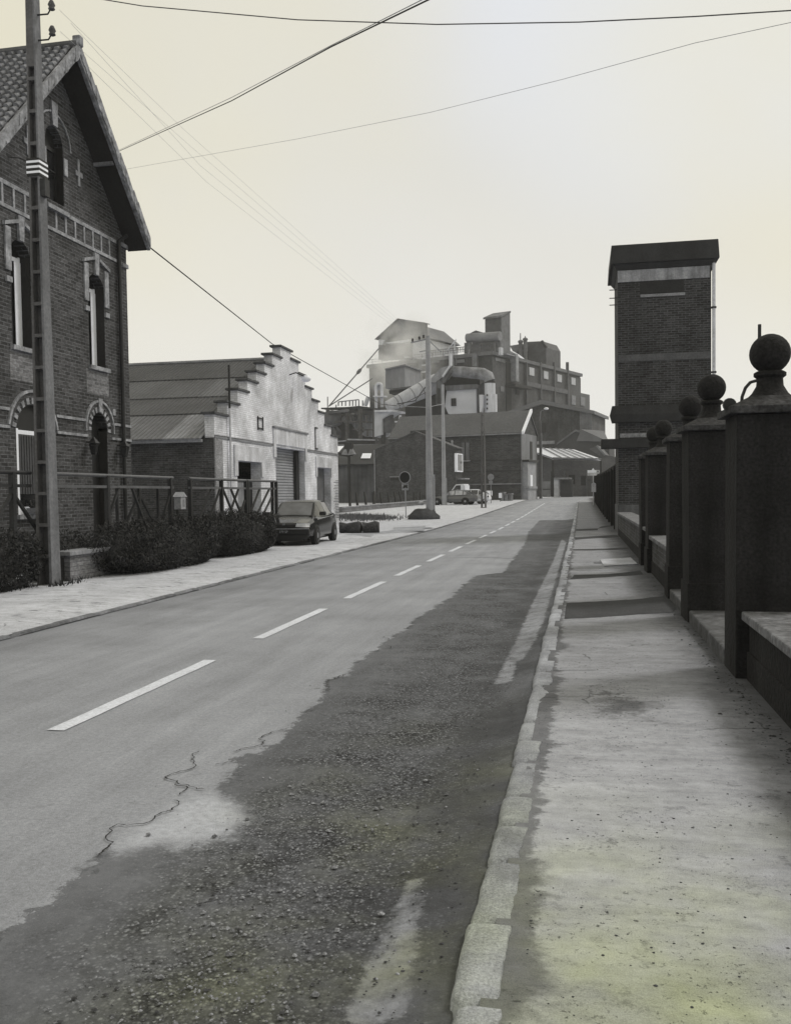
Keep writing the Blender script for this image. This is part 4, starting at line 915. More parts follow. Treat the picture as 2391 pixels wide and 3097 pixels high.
# ============================================================ CARS
def loft(secs,mb,cap=True):
    n=len(secs[0]); b=len(mb.v); vs=[p for s in secs for p in s]; fs=[]
    for i in range(len(secs)-1):
        for j in range(n-1): fs.append((i*n+j,(i+1)*n+j,(i+1)*n+j+1,i*n+j+1))
    if cap: fs+=[tuple(range(n)),tuple(range(len(secs)*n-1,(len(secs)-1)*n-1,-1))]
    mb.add(vs,fs)
def car(name,lb,loc,rz,body,st,gh,wheels,r,hw,lamps,paint_rear=None,plate=True,group=None,sideglass=None):
    """x forward is -x (front at x=0); st: (x,zlow,zshoulder,ztop,halfwidth); gh: (x,zbelt,zroof,wbelt,wroof)"""
    t=empty(name,loc,lb,'car',rz,group); mb=MB(); secs=[]
    for x,zl,zs,zt,w in st:
        h=[(0,zt+.015),(w*.55,zt+.01),(w*.86,zt-.015),(w*.97,zs),(w,(zs+zl)/2+.02),(w*.985,zl+.08),(w*.9,zl),(0,zl)]
        secs.append([(x,-y,z) for y,z in h]+[(x,y,z) for y,z in h[::-1]][1:])
    loft(secs,mb); b=mb.build('body',body,t,smooth=32)
    mb=MB(); secs=[]
    for x,zb,zr_,wb,wr in gh:
        h=[(0,zr_+.01),(wr*.7,zr_),(wr*.95,zr_-.03),(wb,zb),]
        secs.append([(x,-y,z) for y,z in h[::-1]]+[(x,y,z) for y,z in h][1:])
    loft(secs,mb,False); c=mb.build('cabin',body,t,smooth=40)
    g=MB()
    def sidepan(i,t0,t1,q0,q1):
        for s in (-1,1):
            a,b_=gh[i],gh[i+1]
            def P(tt,q):
                x=a[0]+(b_[0]-a[0])*tt; zb=a[1]+(b_[1]-a[1])*tt; zr_=a[2]+(b_[2]-a[2])*tt-.03; wb=a[3]+(b_[3]-a[3])*tt; wr=(a[4]+(b_[4]-a[4])*tt)*.95
                return (x,s*(wb+(wr-wb)*q+.006),zb+(zr_-zb)*q)
            v=[P(t0,q0),P(t1,q0),P(t1,q1),P(t0,q1)]; g.add(v,[(0,1,2,3)] if s<0 else [(3,2,1,0)])
    for i,t0,t1 in wheels['panes']: sidepan(i,t0,t1,.08,.9)
    g.build('side_window',sideglass or M_glass,c)
    for nm,(i,t0,t1) in (('windscreen',(0,.12,.93)),('rear_window',(len(gh)-2,.1,.88))):
        a,b_=gh[i],gh[i+1]; v=[]
        nrm=Vector((-(b_[2]-a[2]),0,(b_[0]-a[0]))).normalized(); nrm=nrm if nrm.z>0 else -nrm
        for tt in (t0,t1):
            x=a[0]+(b_[0]-a[0])*tt; zr_=a[2]+(b_[2]-a[2])*tt; wr=a[4]+(b_[4]-a[4])*tt
            v+= [(x+nrm.x*.018,-wr*.86,zr_+nrm.z*.018-.015),(x+nrm.x*.018,0,zr_+nrm.z*.018+.006),(x+nrm.x*.018,wr*.86,zr_+nrm.z*.018-.015)]
        m_=MB().add(v,[(0,3,4,1),(1,4,5,2)]); m_.build(nm,M_glassl if nm=='windscreen' else M_glass,c)
        fr_=[(p[0]-nrm.x*.008,p[1]*1.10,p[2]-nrm.z*.008) for p in v]; dv=Vector((v[3][0]-v[0][0],0,v[3][2]-v[0][2]))*.05
        fr_=[(p[0]-dv.x,p[1],p[2]-dv.z) for p in fr_[:3]]+[(p[0]+dv.x,p[1],p[2]+dv.z) for p in fr_[3:]]
        MB().add(fr_,[(0,3,4,1),(1,4,5,2)]).build('window_seal',M_black,c)
    for x in wheels['x']:
        for s in (-1,1):
            MB().lathe([(.001,0),(r*1.17,0),(r*1.17,.02),(.001,.02)],(x,s*(hw-.008)+(0 if s>0 else -.008),r*1.0),24,'y').build('wheel_arch',M_black,b)
            wq=MB().lathe([(r*.62,-.1),(r*.95,-.1),(r,-.07),(r,.07),(r*.95,.1),(r*.62,.1)],(x,s*(hw-.075),r),28,'y').build('wheel',M_tyre,t,smooth=40)
            MB().lathe([(.001,-.1),(r*.25,-.1),(r*.6,-.085),(r*.66,-.1),(r*.66,.1),(r*.6,.085),(r*.25,.1),(.001,.1)],(x,s*(hw-.072),r),20,'y').build('hub_cap',M_rim,wq,smooth=30)
    return t,b,c
M_paintd=plain('dark_car_paint',.018,.12,var=.04,fine=.03,bp=0,spec=.55); M_paintm=plain('grey_car_paint',.085,.22,var=.04,bp=0,spec=.7); M_paintw=plain('white_car_paint',.62,.25,var=.03,bp=0,spec=.6)
M_plast=plain('black_bumper_plastic',.015,.6,bp=0); M_lamp=glassm('headlamp_glass',.45,.1)
st=[(0,.38,.58,.62,.70),(.06,.24,.62,.70,.80),(.5,.20,.70,.80,.84),(1.0,.20,.76,.87,.85),(1.15,.2,.78,.9,.85),(2.6,.2,.84,.92,.855),(3.3,.22,.86,.94,.84),(3.75,.28,.86,.95,.80),(3.98,.34,.8,.86,.74),(4.05,.42,.7,.74,.68)]
gh=[(.95,.86,.865,.70,.66),(1.75,.88,1.33,.80,.58),(2.3,.89,1.40,.80,.59),(3.1,.91,1.37,.79,.57),(3.82,.93,.96,.72,.62)]
gh=[(.95,.84,.86,.74,.70),(1.72,.86,1.34,.80,.59),(2.25,.88,1.405,.81,.60),(3.0,.90,1.385,.80,.58),(3.85,.93,.96,.72,.60)]
t,b,c=car('parked_hatchback','dark five-door hatchback parked on the verge facing the camera, beside the railings','car' and (-8.98,27.72,.07),math.radians(92),M_paintd,st,gh,{'x':(.8,3.25),'panes':((0,.55,.97),(1,.03,.97),(2,.05,.95),(3,.05,.45))},.29,.85,None)
t['category']='car'; t['label']='dark hatchback parked on the verge facing the camera beside the railings'
for s in (-1,1):
    hl=MB().add([(-.012,s*.36,.585),(-.012,s*.70,.57),(.06,s*.80,.575),(.075,s*.80,.685),(.03,s*.68,.69),(.01,s*.40,.695)],[(0,1,4,5),(1,2,3,4)] if s>0 else [(5,4,1,0),(4,3,2,1)]).build('headlight',M_lamp,t)
    MB().box(1.2,1.38,s*.82,s*1.02,.9,1.03).build('door_mirror',M_plast,t,bevel=.03)
MB().box(-.05,.12,-.80,.80,.36,.52).box(0,.1,-.74,.74,.2,.37).build('bumper',M_plast,t,bevel=.03); MB().box(-.062,-.04,-.8,.8,.515,.54).build('bumper_strip',M_grayp,t)
MB().box(-.02,.02,-.36,.36,.57,.66).build('grille',M_plast,t)
MB().prism([(-.03,.71),(-.03,.64),(-.028,.64),(-.028,.71)],-.04,.04).build('badge',M_rim,t)
pl_=MB().box(-.075,-.06,-.26,.26,.38,.49).build('number_plate',M_black,t)
def text(s,parent,mat,size,mtx,name='lettering'):
    cu=bpy.data.curves.new(name,'FONT'); cu.body=s; cu.size=size; cu.extrude=.002; cu.align_x='CENTER'; cu.align_y='CENTER'
    tmp=bpy.data.objects.new('tmp',cu); COL.objects.link(tmp); dg=bpy.context.evaluated_depsgraph_get(); dg.update()
    me=bpy.data.meshes.new_from_object(tmp.evaluated_get(dg)); bpy.data.objects.remove(tmp); me.transform(mtx)
    o=bpy.data.objects.new(name,me); COL.objects.link(o); me.materials.clear(); me.materials.append(mat); o.parent=parent; return o
text('379 SP',pl_,M_grayp,.1,Matrix.Translation((-.078,0,.435))@Matrix(((0,0,-1,0),(-1,0,0,0),(0,1,0,0),(0,0,0,1))))
MB().box(-.0,4.0,-.6,.6,.14,.22).build('underbody',M_black,t)
# far saloon, side-on facing left
VA=-11.18; VF=Frame((0,0,0),VA)
def vpos(u,D,zoff=.07):
    x,z=VF.hx(u,1500,D); p=VF.w((x,D,0)); return Vector((p.x,p.y,gz(p.y)+zoff))
st2=[(0,.36,.55,.66,.70),(.08,.26,.62,.73,.82),(.7,.24,.68,.80,.86),(1.35,.24,.74,.88,.86),(3.3,.25,.76,.90,.86),(3.9,.27,.77,.93,.84),(4.45,.32,.76,.92,.80),(4.6,.4,.7,.8,.74)]
gh2=[(1.2,.86,.88,.74,.70),(1.85,.87,1.36,.8,.60),(2.4,.88,1.43,.8,.61),(3.2,.9,1.40,.79,.59),(3.95,.92,.95,.72,.6)]
p=vpos(1307,87); t2,b2,c2=car('parked_saloon','dark grey saloon parked side-on facing left behind the concrete pole',p,math.radians(VA),M_paintm,st2,gh2,{'x':(.75,3.45),'panes':((0,.55,.95),(1,.05,.95),(2,.08,.92),(3,.05,.4))},.32,.86,None,sideglass=glassm('bright_side_glass',.3,.1)); t2.scale=(1.06,1,1.02)
MB().box(-.06,.05,-.8,.8,.36,.5).box(4.55,4.68,-.78,.78,.38,.52).build('bumper',M_grayp,t2,bevel=.02)
p=vpos(1362,90); t3,b3,c3_=car('parked_white_car','white hatchback mostly hidden behind the dark grey saloon',p,math.radians(VA+4),M_paintw,st,[(a,b_,c_+.06,d,e_) for a,b_,c_,d,e_ in gh],{'x':(.8,3.25),'panes':((0,.55,.97),(1,.03,.97),(2,.05,.95),(3,.05,.45))},.3,.85,None)
MB().box(3.98,4.07,-.8,-.55,.66,.82).box(3.98,4.07,.55,.8,.66,.82).build('tail_light',M_black,t3)
# white pickup van
p=vpos(1345,95); t=empty('white_pickup',p,'white pickup truck behind the parked saloon with a cab and low bed','pickup',math.radians(VA))
MB().prism([(0,.6),(.2,1.1),(.9,1.2),(1.5,1.95),(2.4,2.0),(2.4,.5),(0,.5)],-.85,.85).build('cab',M_paintw,t,bevel=.04)
MB().prism([(1.05,1.22),(1.55,1.85),(2.05,1.87),(2.05,1.22)],-.862,.862).build('side_window',M_glass,t)
MB().box(2.4,5.0,-.88,.88,.7,1.25).build('bed',M_paintw,t,bevel=.03); MB().box(2.42,2.5,-.8,.8,1.2,1.85).build('rack',M_paintw,t)
for x in (.9,4.2):
    for s in (-1,1): MB().lathe([(.001,-.1),(.3,-.1),(.34,-.07),(.34,.07),(.3,.1),(.001,.1)],(x,s*.8,.34),20,'y').build('wheel',M_tyre,t)

# ============================================================ VERGE OBJECTS
def log(a,b,r,lb,seed):
    a=Vector(a);b=Vector(b); mb=MB(); n=8; pts=[a.lerp(b,i/n) for i in range(n+1)]
    mb.tube(pts,[r*(1+.12*noise.noise(Vector((i*.7,seed,0)))) for i in range(n+1)],14)
    for i,v in enumerate(mb.v): p=Vector(v); mb.v[i]=tuple(p+Vector((0,0,1))*.09*noise.noise(p*3)+Vector((.1*noise.noise(p*2.5+Vector((9,0,0))),0,0)))
    tag(mb.build('log',plain('dark_bark',.045,.95,var=.5,vs=4,fine=.5,fs=20,bp=1,bs=8),smooth=60),lb,'log',group='logs lying on the verge')
a=G(1030,1612,.07);b_=G(1092,1612,.07); c_=G(1146,1611,.07)
log((a.x,a.y,.3),(b_.x,b_.y,.27),.24,'longer dark log on the verge just behind the hatchback',1); log((b_.x+.05,b_.y+.1,.27),(c_.x,c_.y,.26),.24,'shorter dark log at the right end of the pair on the verge',2)
# round concrete poles
def cpole(base,h,r0,r1,lb,arms=True,guard=True):
    t=empty('concrete_pole',base,lb,'utility pole',group='pale concrete poles on the forecourt')
    MB().tube([(0,0,-.1),(0,0,h)],[r0,r1],20).build('pole_shaft',M_conc,t,smooth=60)
    if guard: MB().box(r0*.75,r0*1.25,-.05,.05,0,2.6).build('cable_guard',M_conc,t)
    if arms:
        MB().bar((-1.0,0,h-.35),(.1,0,h-.15),.07).bar((-.5,0,h-.9),(.1,0,h-.8),.05).bar((0,0,h-.2),(.75,.2,h-.95),.05).build('cross_arm',M_conc,t)
        for x,z in ((-.9,h-.3),(-.5,h-.2),(-.25,h-.12)): MB().lathe([(.03,0),(.08,.05),(.05,.1),(.08,.15),(.03,.2)],(x,0,z),8).build('insulator',M_rust,t)
    return t
pa=G(1300,1570,.07); cpole(pa,(lambda q:q)(10.65),.24,.13,'nearer pale concrete pole rising from a dark soil mound','x')
pb=vpos(1342,86); cpole(pb,Frame(pb,VA).hx(1341,1163)[1],.22,.13,'farther pale concrete pole behind the parked saloon',False)
mb=MB().ball((0,0,0),1,20); mb.v=[(p[0]*.95*(1+.2*noise.noise(Vector(p)*2)),p[1]*.8,max(-.05,p[2]*.62*(1+.3*noise.noise(Vector(p)*3)))) for p in mb.v]
o=tag(mb.build('soil_mound',M_dirt,smooth=60),'dark mound of soil at the foot of the nearer concrete pole','mound'); o.location=(pa.x-.35,pa.y-.1,pa.z)
# brown lattice pole
pc=G(1462,1536,.07); t=empty('utility_pole',pc,'slim dark lattice pole standing right of the parked saloon','utility pole',rz=math.radians(VA))
hpole(t,Frame(pc,VA).hx(1459,1245)[1],.40,.24,.35,.22,.7,M_poled,M_poled)
MB().bar((-.9,0,5.2),(.5,.3,5.1),.05).bar((0,0,4.7),(.6,0,5.1),.04).build('bracket',M_rust,t)
# round signs
def disc(mb,c,r,th=.02,n=32): mb.lathe([(.001,0),(r,0),(r,th),(.001,th)],c,n,'y')
ps=G(1227,1566,.07); t=empty('road_sign',ps,'dark round road sign with pale rim and truck plate below, on thin post','road sign',rz=math.radians(VA))
SF=Frame(ps,VA); cz=SF.hx(1224,1444)[1]; cx=SF.hx(1224,1444)[0]
MB().tube([(0,0.02,0),(cx,.02,cz+.1)],.035,8).build('post',M_grayp,t)
mb=MB(); disc(mb,(cx,-.03,cz),.38); mb.build('sign_rim',M_grayp,t); mb=MB(); disc(mb,(cx,-.04,cz),.335); mb.build('sign_face',plain('dark_sign_face',.012,.4,bp=0),t)
pz=SF.hx(1225,1472)[1]; q=MB().box(cx-.21,cx+.23,-.03,-.01,pz-.22,pz+.21).build('plate',M_stone,t,bevel=.005)
MB().prism([(cx-.14,pz-.10),(cx-.12,pz+.0),(cx-.06,pz+.1),(cx+.17,pz+.1),(cx+.17,pz-.10),(cx+.12,pz-.1),(cx+.08,pz-.06),(cx+.0,-.06+pz),(cx-.04,pz-.1)],-.036,-.03).build('truck_symbol',M_black,q)
ps=G(1484,1522,.07); t=empty('road_sign',ps,'small pale round sign seen from behind, right of the dark lattice pole','road sign',rz=math.radians(VA)); SF=Frame(ps,VA); cz=SF.hx(1484,1443)[1]
MB().tube([(0,0,0),(0,0,cz)],.04,8).build('post',M_stone2,t); mb=MB(); disc(mb,(0,-.03,cz),.34); mb.build('sign_disc',M_stone2,t); MB().box(-.2,.2,-.04,-.01,cz-.75,cz-.36).build('plate',M_stone2,t)
# direction sign
ps=G(1793,1528,.1); t=empty('direction_sign',ps,'white direction sign with two boards and an information case on a post by the wall','direction sign',rz=math.radians(-2)); SF=Frame(ps,-2)
X=lambda u,v:SF.hx(u,v)
a=X(1775,1422);b_=X(1812,1438); ztp=X(1793,1415)[1]
MB().tube([(0,.02,0),(0,.02,a[1])],.035,8).build('post',M_plas,t)
MB().box(a[0],.25,-.03,0,(a[1]+b_[1])/2,a[1]).build('board',M_white,t); MB().prism([(-.12,a[1]),(.12,a[1]),(0,ztp)],-.03,0).build('arrow_tip',M_white,t)
MB().box(.25,b_[0],-.03,0,(a[1]+b_[1])/2,a[1]).box(a[0],b_[0],-.03,0,b_[1],(a[1]+b_[1])/2-.02).build('lower_board',M_plas,t)
MB().box(.34,b_[0]-.1,-.04,-.03,(a[1]+b_[1])/2+.05,a[1]-.06).box(.34,b_[0]-.1,-.04,-.03,b_[1]+.07,(a[1]+b_[1])/2-.09).box(a[0]+.1,-.35,-.04,-.03,b_[1]+.07,(a[1]+b_[1])/2-.09).build('lettering_bar',M_black,t)
c_=X(1787,1463);d_=X(1801,1488); MB().box(c_[0],d_[0],-.08,0,d_[1],c_[1]).prism([(c_[0],c_[1]),(d_[0],c_[1]),((c_[0]+d_[0])/2,c_[1]+.12)],-.08,0).build('information_case',M_plas,t)
# low wall with leaning stakes
W0=G(1030,1553); W1=G(1290,1527)
t=empty('low_wall',(W0.x,W0.y,W0.z),'low pale-topped block wall across the forecourt behind the stakes','low wall'); d=Vector((W1.x-W0.x,W1.y-W0.y,0)); dz=W1.z-W0.z
def seg(w,h0,h1,nm,mat):
    n=d.normalized().cross(Vector((0,0,1)))*w; mb=MB()
    mb.add([-n+Vector((0,0,h0)),n+Vector((0,0,h0)),n+d+Vector((0,0,h0+dz)),-n+d+Vector((0,0,h0+dz)),-n+Vector((0,0,h1)),n+Vector((0,0,h1)),n+d+Vector((0,0,h1*1.05+dz)),-n+d+Vector((0,0,h1*1.05+dz))],[(0,3,2,1),(4,5,6,7),(0,1,5,4),(1,2,6,5),(2,3,7,6),(3,0,4,7)]); mb.build(nm,mat,t)
seg(.15,-.2,.42,'wall_body',brick('block_wall',.12,.17,.2,bw=.5,rh=.2,ms=.02)); seg(.2,.42,.5,'coping',M_stone)
random.seed(9)
for i,(u,vt,ub) in enumerate([(1056,1486,1059),(1076,1490,1083),(1101,1487,1109),(1127,1488,1131),(1131,1486,1132),(1149,1490,1156),(1172,1489,1179),(1191,1487,1199),(1206,1487,1217),(1226,1490,1232),(1251,1487,1252),(1270,1488,1270)]):
    f=(u-1030)/260.; base=W0+Vector((d.x,d.y,dz))*(f*.97)+Vector((0,.6,.0)); base.z=gz(base.y); SFr=Frame(base,VA); x0=SFr.hx(ub,1525)[0]; x1,z1=SFr.hx(u,vt)
    mb=MB().bar((x0,0,0),(x1,.0,z1),.19,.19,w1=.10)
    o=tag(mb.build('leaning_stake',M_black),['leftmost','second','third','fourth','fifth','sixth','seventh','eighth','ninth','tenth','eleventh','rightmost'][i]+' thin dark leaning stake counting from the left behind the low wall','stake',group='leaning stakes behind the low wall'); o.location=base; o.rotation_euler=(0,0,SFr.a)
o=MB().tube([(0,0,0),(.75,.3,0)],[.24,.24],16).build('concrete_pipe',M_stone,smooth=60); tag(o,'short pale concrete pipe lying in front of the low wall','pipe'); o.location=G(1254,1530)+Vector((0,0,.22))
o=MB().lathe([(.001,0),(.2,0),(.2,.01),(.001,.01)],(0,0,0),16,'x').build('pipe_mouth',M_black,o); o.location=(-.012,0,0)
# dark kerb line and weeds on the forecourt
k0=G(1098,1560,.065);k1=G(1262,1571,.065)
P=jag([(k0.x,k0.y),(k1.x,k1.y)],.04,3,it=3); sheet('forecourt_edge',P+[p+Vector((.15,-.55)) for p in P[::-1]],.072,M_dirt)
def tufts(n,fn,name,mat,s0,s1):
    vs=[];fs=[]
    for _ in range(n):
        x,y=fn(); z=gz(y)+.06; h=random.uniform(s0,s1); a=random.random()*6.28; w_=h*.12; l=random.gauss(0,.3)*h; b=len(vs)
        vs+=[(x-w_*math.cos(a),y-w_*math.sin(a),z),(x+w_*math.cos(a),y+w_*math.sin(a),z),(x+l,y+l*.5,z+h)]; fs.append((b,b+1,b+2))
    me=bpy.data.meshes.new(name); me.from_pydata(vs,[],fs); o=bpy.data.objects.new(name,me); COL.objects.link(o); me.materials.append(mat); return tag(stuff(o),'low rough weeds growing at the foot of the garage and low wall','weeds')
random.seed(31)
def wf():
    y=random.uniform(14,29); return -9.55+abs(random.gauss(0,.12))+(.35 if 14.9<y<15.9 else 0),y
_w=tufts(1500,wf,'wall_foot_weeds',plain('dark_weed',.04,var=.5,vs=4,bp=0),.04,.14); _w['label']='thin dark weeds along the foot of the garden wall and the lattice pole'
random.seed(13); wa=G(1028,1562,.06); wb=G(1150,1572,.06)
tufts(2600,lambda:(lambda f:(wa.x+(wb.x-wa.x)*f+random.gauss(0,.8),wa.y+(wb.y-wa.y)*f+random.gauss(0,1.6)))(random.random()),'weeds',plain('dry_weed',.12,var=.5,vs=4,bp=0),.08,.3)
q=[G(*p,.07) for p in ((1040,1618),(1180,1600),(1290,1590),(1310,1596),(1200,1612),(1120,1625))]; q=jag([(p.x,p.y) for p in q]+[(q[0].x,q[0].y)],.15,8,it=3)[:-1]; sheet('verge_stain',q,.0745,asphalt('verge_damp',.29,var=.3,speck=.5,fs=20))

# ============================================================ MIDDLE DISTANCE HOUSES
# small gable-end house
D1=98.; o1=VF.w((VF.hx(1136,1500,D1)[0],D1,0)); zg=gz(o1.y); o1.z=zg; F1=Frame(o1,VA)
t=empty('small_brick_house',o1,'small dark brick house with a blind gable end facing the street','house',rz=F1.a)
wd=F1.hx(1378,1500)[0]; ze1=F1.hx(1137,1361)[1]; zr1=F1.hx(1372,1354)[1]; ax,az=F1.hx(1255,1307)
dp1=max(1.5,F1.hy(1396,1450,wd)[0]); MB().prism([(0,0),(wd,0),(wd,zr1),(ax,az),(0,ze1)],0,dp1).build('wall',M_db,t)
r=MB(); 
for a,b in (((ax,az),(-.15,ze1-.1)),((ax,az),(wd+.2,zr1-.1))):
    P=[(a[0],a[1]+.12),(b[0],b[1]+.12),(b[0],b[1]),(a[0],a[1])]
    r.prism(P if b[0]>a[0] else P[::-1],-.1,dp1+.1)
r.build('roof',plain('slate_roof',.075,var=.25),t)
def sidewin(Fr,lx,u0,u1,v0,v1,nm,frame,fill,par,out=.04):
    y0,z1=Fr.hy(u0,v0,lx); y1,z0=Fr.hy(u1,v1,lx); 
    if y0>y1:y0,y1=y1,y0
    w=MB().box(lx-.02,lx+out,y0,y1,z0,z1).build(nm,frame,par); MB().box(lx+out,lx+out+.02,y0+(y1-y0)*.15,y1-(y1-y0)*.15,z0+.15,z1-.12).build('pane',fill,w); return w
sidewin(F1,wd,1374,1393,1371,1428,'window',M_white,M_glassl,t,.25); 
MB().box(wd,wd+.9,.5,dp1,F1.hx(1373,1450)[1],F1.hx(1373,1446)[1]).build('door_canopy',M_stone,t)
MB().box(ax-1.,ax+1.2,1,2.2,az-.5,az+.25).build('chimney',M_db,t); MB().tube([(wd-.9,1.5,zr1),(wd-.9,1.5,zr1+.9)],.12,8).build('flue',M_stone,t)
MB().tube([(-.05,-.08,0),(-.05,-.08,ze1)],.08,8).build('downpipe',M_stone2,t)
a=F1.hx(1181,1444);b_=F1.hx(1206,1453); MB().box(a[0],b_[0],-.05,.0,b_[1],a[1]).build('wall_plate',M_black,t); MB().box(a[0]-.1,b_[0],-.07,0,a[1],a[1]+.14).build('plate_rail',M_stone2,t)
# long low building left of it
D2=101.; xL=VF.hx(1000,1500,D2)[0]; o2=VF.w((xL,D2,0)); o2.z=gz(o2.y); F2=Frame(o2,VA)
t=empty('low_outbuilding',o2,'low dark building with a bright skylight left of the small brick house','outbuilding',rz=F2.a)
w2=F2.hx(1140,1500)[0]; ze2=F2.hx(1080,1405)[1]; zt2=F2.hx(1080,1346,4.5)[1]
MB().box(0,w2,0,9,0,ze2).build('wall',plain('grey_render_wall',.08,var=.6,vs=.35,streak=.4),t); MB().prismx([(-.4,ze2-.1),(-.4,ze2+.05),(4.5,zt2),(9.4,ze2+.05),(9.4,ze2-.1)],-.2,w2+.1).build('roof',plain('black_slate_roof',.035,var=.25,vs=.6),t)
s_=F2.hx(1095,1380,1.7); sk=MB(); u4=[(1097,1374),(1124,1374),(1120,1389),(1091,1389)]; 
def onroof(u,v):
    # intersect with front roof plane
    best=None
    for i in range(200):
        ly=-.4+4.9*i/200; x,z=F2.hx(u,v,ly); zp=ze2+.05+(zt2-ze2-.05)*(ly+.4)/4.9
        if best is None or abs(z-zp)<best[0]: best=(abs(z-zp),x,ly,zp)
    return best[1:]
Q=[onroof(*p) for p in u4]; sk.add([(q[0],q[1]-.05,q[2]+.12) for q in Q],[(3,2,1,0)]); sk.build('skylight',glassm('sky_lit_glass',.55,.05) if 0 else M_white,t)
# big brick house
D3=112.; o3=VF.w((VF.hx(1577,1500,D3)[0],D3,0)); o3.z=gz(o3.y)-.1; F3=Frame(o3,-13.)
t=empty('long_brick_house',o3,'large two-storey dark brick building with a plain slate roof at the bend','building',rz=F3.a)
lw=-F3.hx(1180,1500)[0]; ze3=F3.hx(1577,1310)[1]; dpt=F3.hy(1622,1400)[0]
ym=dpt/2; zr3=F3.hx(1605,1244,ym)[1]
MB().prismx([(0,0),(dpt,0),(dpt,ze3),(ym,zr3-.2),(0,ze3)],-lw,0).build('wall',brick('long_house_brick',.035,.075,.085,var=.4,vs=.3,bw=.45,rh=.15,ms=.02),t)
MB().box(-.05,.04,-.03,dpt,0,ze3).build('end_wall_render',plain('end_render',.20,var=.2,vs=.4,streak=.2),t)
r=MB().prismx([(-.35,ze3-.1),(-.35,ze3+.1),(ym,zr3+.15),(ym,zr3-.05)],-lw,.15).prismx([(dpt+.35,ze3+.1),(dpt+.35,ze3-.1),(ym,zr3-.05),(ym,zr3+.15)],-lw,.15)
ro=r.build('roof',plain('grey_slate_roof',.085,var=.15,vs=.3,fine=.2,fs=4),t)
MB().prismx([(-.4,ze3-.15),(-.4,ze3+.22),(ym,zr3+.3),(ym,zr3-.1)],.15,.45).build('barge_board',M_white,ro)
MB().box(-lw,.1,-.5,-.35,ze3-.12,ze3+.04).build('gutter',M_stone2,t)
c5=lambda x,y:(1350+x/3.065,900+y/3.065)
a=F3.hx(*c5(140,1345));b_=F3.hx(*c5(208,1508)); wn=MB().box(a[0],b_[0],-.06,.02,b_[1],a[1]).build('window',plain('closed_shutter',.13,bp=0),t); MB().box(a[0]-.1,b_[0]+.15,-.2,.0,b_[1]-.15,b_[1]).build('sill',M_stone,wn); MB().box((a[0]+b_[0])/2-.07,(a[0]+b_[0])/2+.07,-.08,-.06,b_[1],a[1]).build('mullion',M_black,wn)
MB().prism([(a[0]-.3,a[1]),(b_[0]+.3,a[1]),(b_[0]+.1,a[1]+.5),(a[0]-.1,a[1]+.5)],-.08,0).build('brick_arch',M_db,t)
for v in (1511,1610): z=F3.hx(1480,900+v/3.065)[1]; MB().box(-lw,0,-.05,0,z-.08,z+.08).build('string_course',plain('dark_band',.04,bp=0),t)
z=F3.hx(1480,1465)[1]; MB().box(-lw,-.0,-.12,0,z-.05,z+.1).build('pale_ledge',M_stone2,t)
c8=lambda x,y:(1560+x/5.62,1180+y/5.62)
sidewin(F3,0.04,*[c8(232,870)[0],c8(272,870)[0]],c8(0,870)[1],c8(0,1180)[1],'window',M_door,M_black,t)
y0=F3.hy(*c8(180,1500),.7)[0]; y1=F3.hy(*c8(335,1500),.7)[0]; zt_=F3.hy(*c8(180,1215),.7)[1]; zm=F3.hy(*c8(180,1660),.7)[1]
y0=max(y0,.3)
M_bay=plain('bay_render',.30,var=.2,bp=0)
by=MB().box(.04,.7,y0,y1,0,zt_).build('entrance_bay',M_bay,t); MB().box(.0,.9,y0-.2,y1+.3,zt_,zt_+.25).build('bay_cap',M_black,by); MB().box(.0,.85,y0-.1,y1+.2,zm-.1,zm+.2).build('bay_sill',M_stone,by)
ya=F3.hy(*c8(235,1400),.7)[0]; yb=F3.hy(*c8(275,1400),.7)[0]; MB().box(.7,.74,ya,yb,zm+.2,zt_-1.6).build('white_strip',M_white,by)
# planters by the long house
for u0,u1,v0,v1,lb,mt in ((1515,1526,1488,1524,'tall narrow grey utility cabinet by the long brick building',M_stone2),(1527,1538,1494,1522,'middle grey stone planter box by the long brick building',M_stone2),(1539,1548,1492,1520,'right-hand grey planter box by the long brick building',plain('grey_box',.13))):
    p=vpos((u0+u1)/2,105,.06); Fq=Frame(p,VA); hw_=(u1-u0)/2836*105/2; h=Fq.hx(u0,v0)[1]; o=empty('planter_box',p,lb,'planter',rz=Fq.a)
    MB().box(-hw_,hw_,-.4,.4,0,h*.85).build('box_body',mt,o,bevel=.03); MB().box(-hw_-.05,hw_+.05,-.45,.45,h*.85,h).build('rim',M_stone2,o)
p=vpos(1512,100,.06); Fq=Frame(p,VA); z1=Fq.hx(1512,1491)[1]; z0=Fq.hx(1512,1506)[1]; o=empty('notice_board',p,'small square white notice panel between the round sign and the planters','notice board',rz=Fq.a)
MB().box(-.18,.18,-.03,0,z0,z1).build('panel',M_white,o); MB().box(-.03,.03,0,.04,0,z1).build('post',M_iron,o)
# street lamp
pl=vpos(1634,119,.08); Fq=Frame(pl,VA); t=empty('street_lamp',pl,'tall street lamp with a curved arm beside the canopy at the bend','street lamp',rz=Fq.a)
hh=Fq.hx(1632,1272)[1]; hx_,hz=Fq.hx(1651,1236); MB().tube([(0,0,0),(0,0,hh)],[.2,.13],10).build('column',M_poled,t); MB().tube([(-.1,0,hh-1.5),(-.05,0,hh),(.1,0,hh+1.2),(hx_-.3,0,hz-.15)],.05,6).build('arm',M_stone2,t); MB().ball((hx_,0,hz),.32,12,.5).build('lamp_head',M_white,t,smooth=180)
MB().box(.15,.22,-.05,.05,0,hh-1.6).build('cable_guard',M_stone2,t)
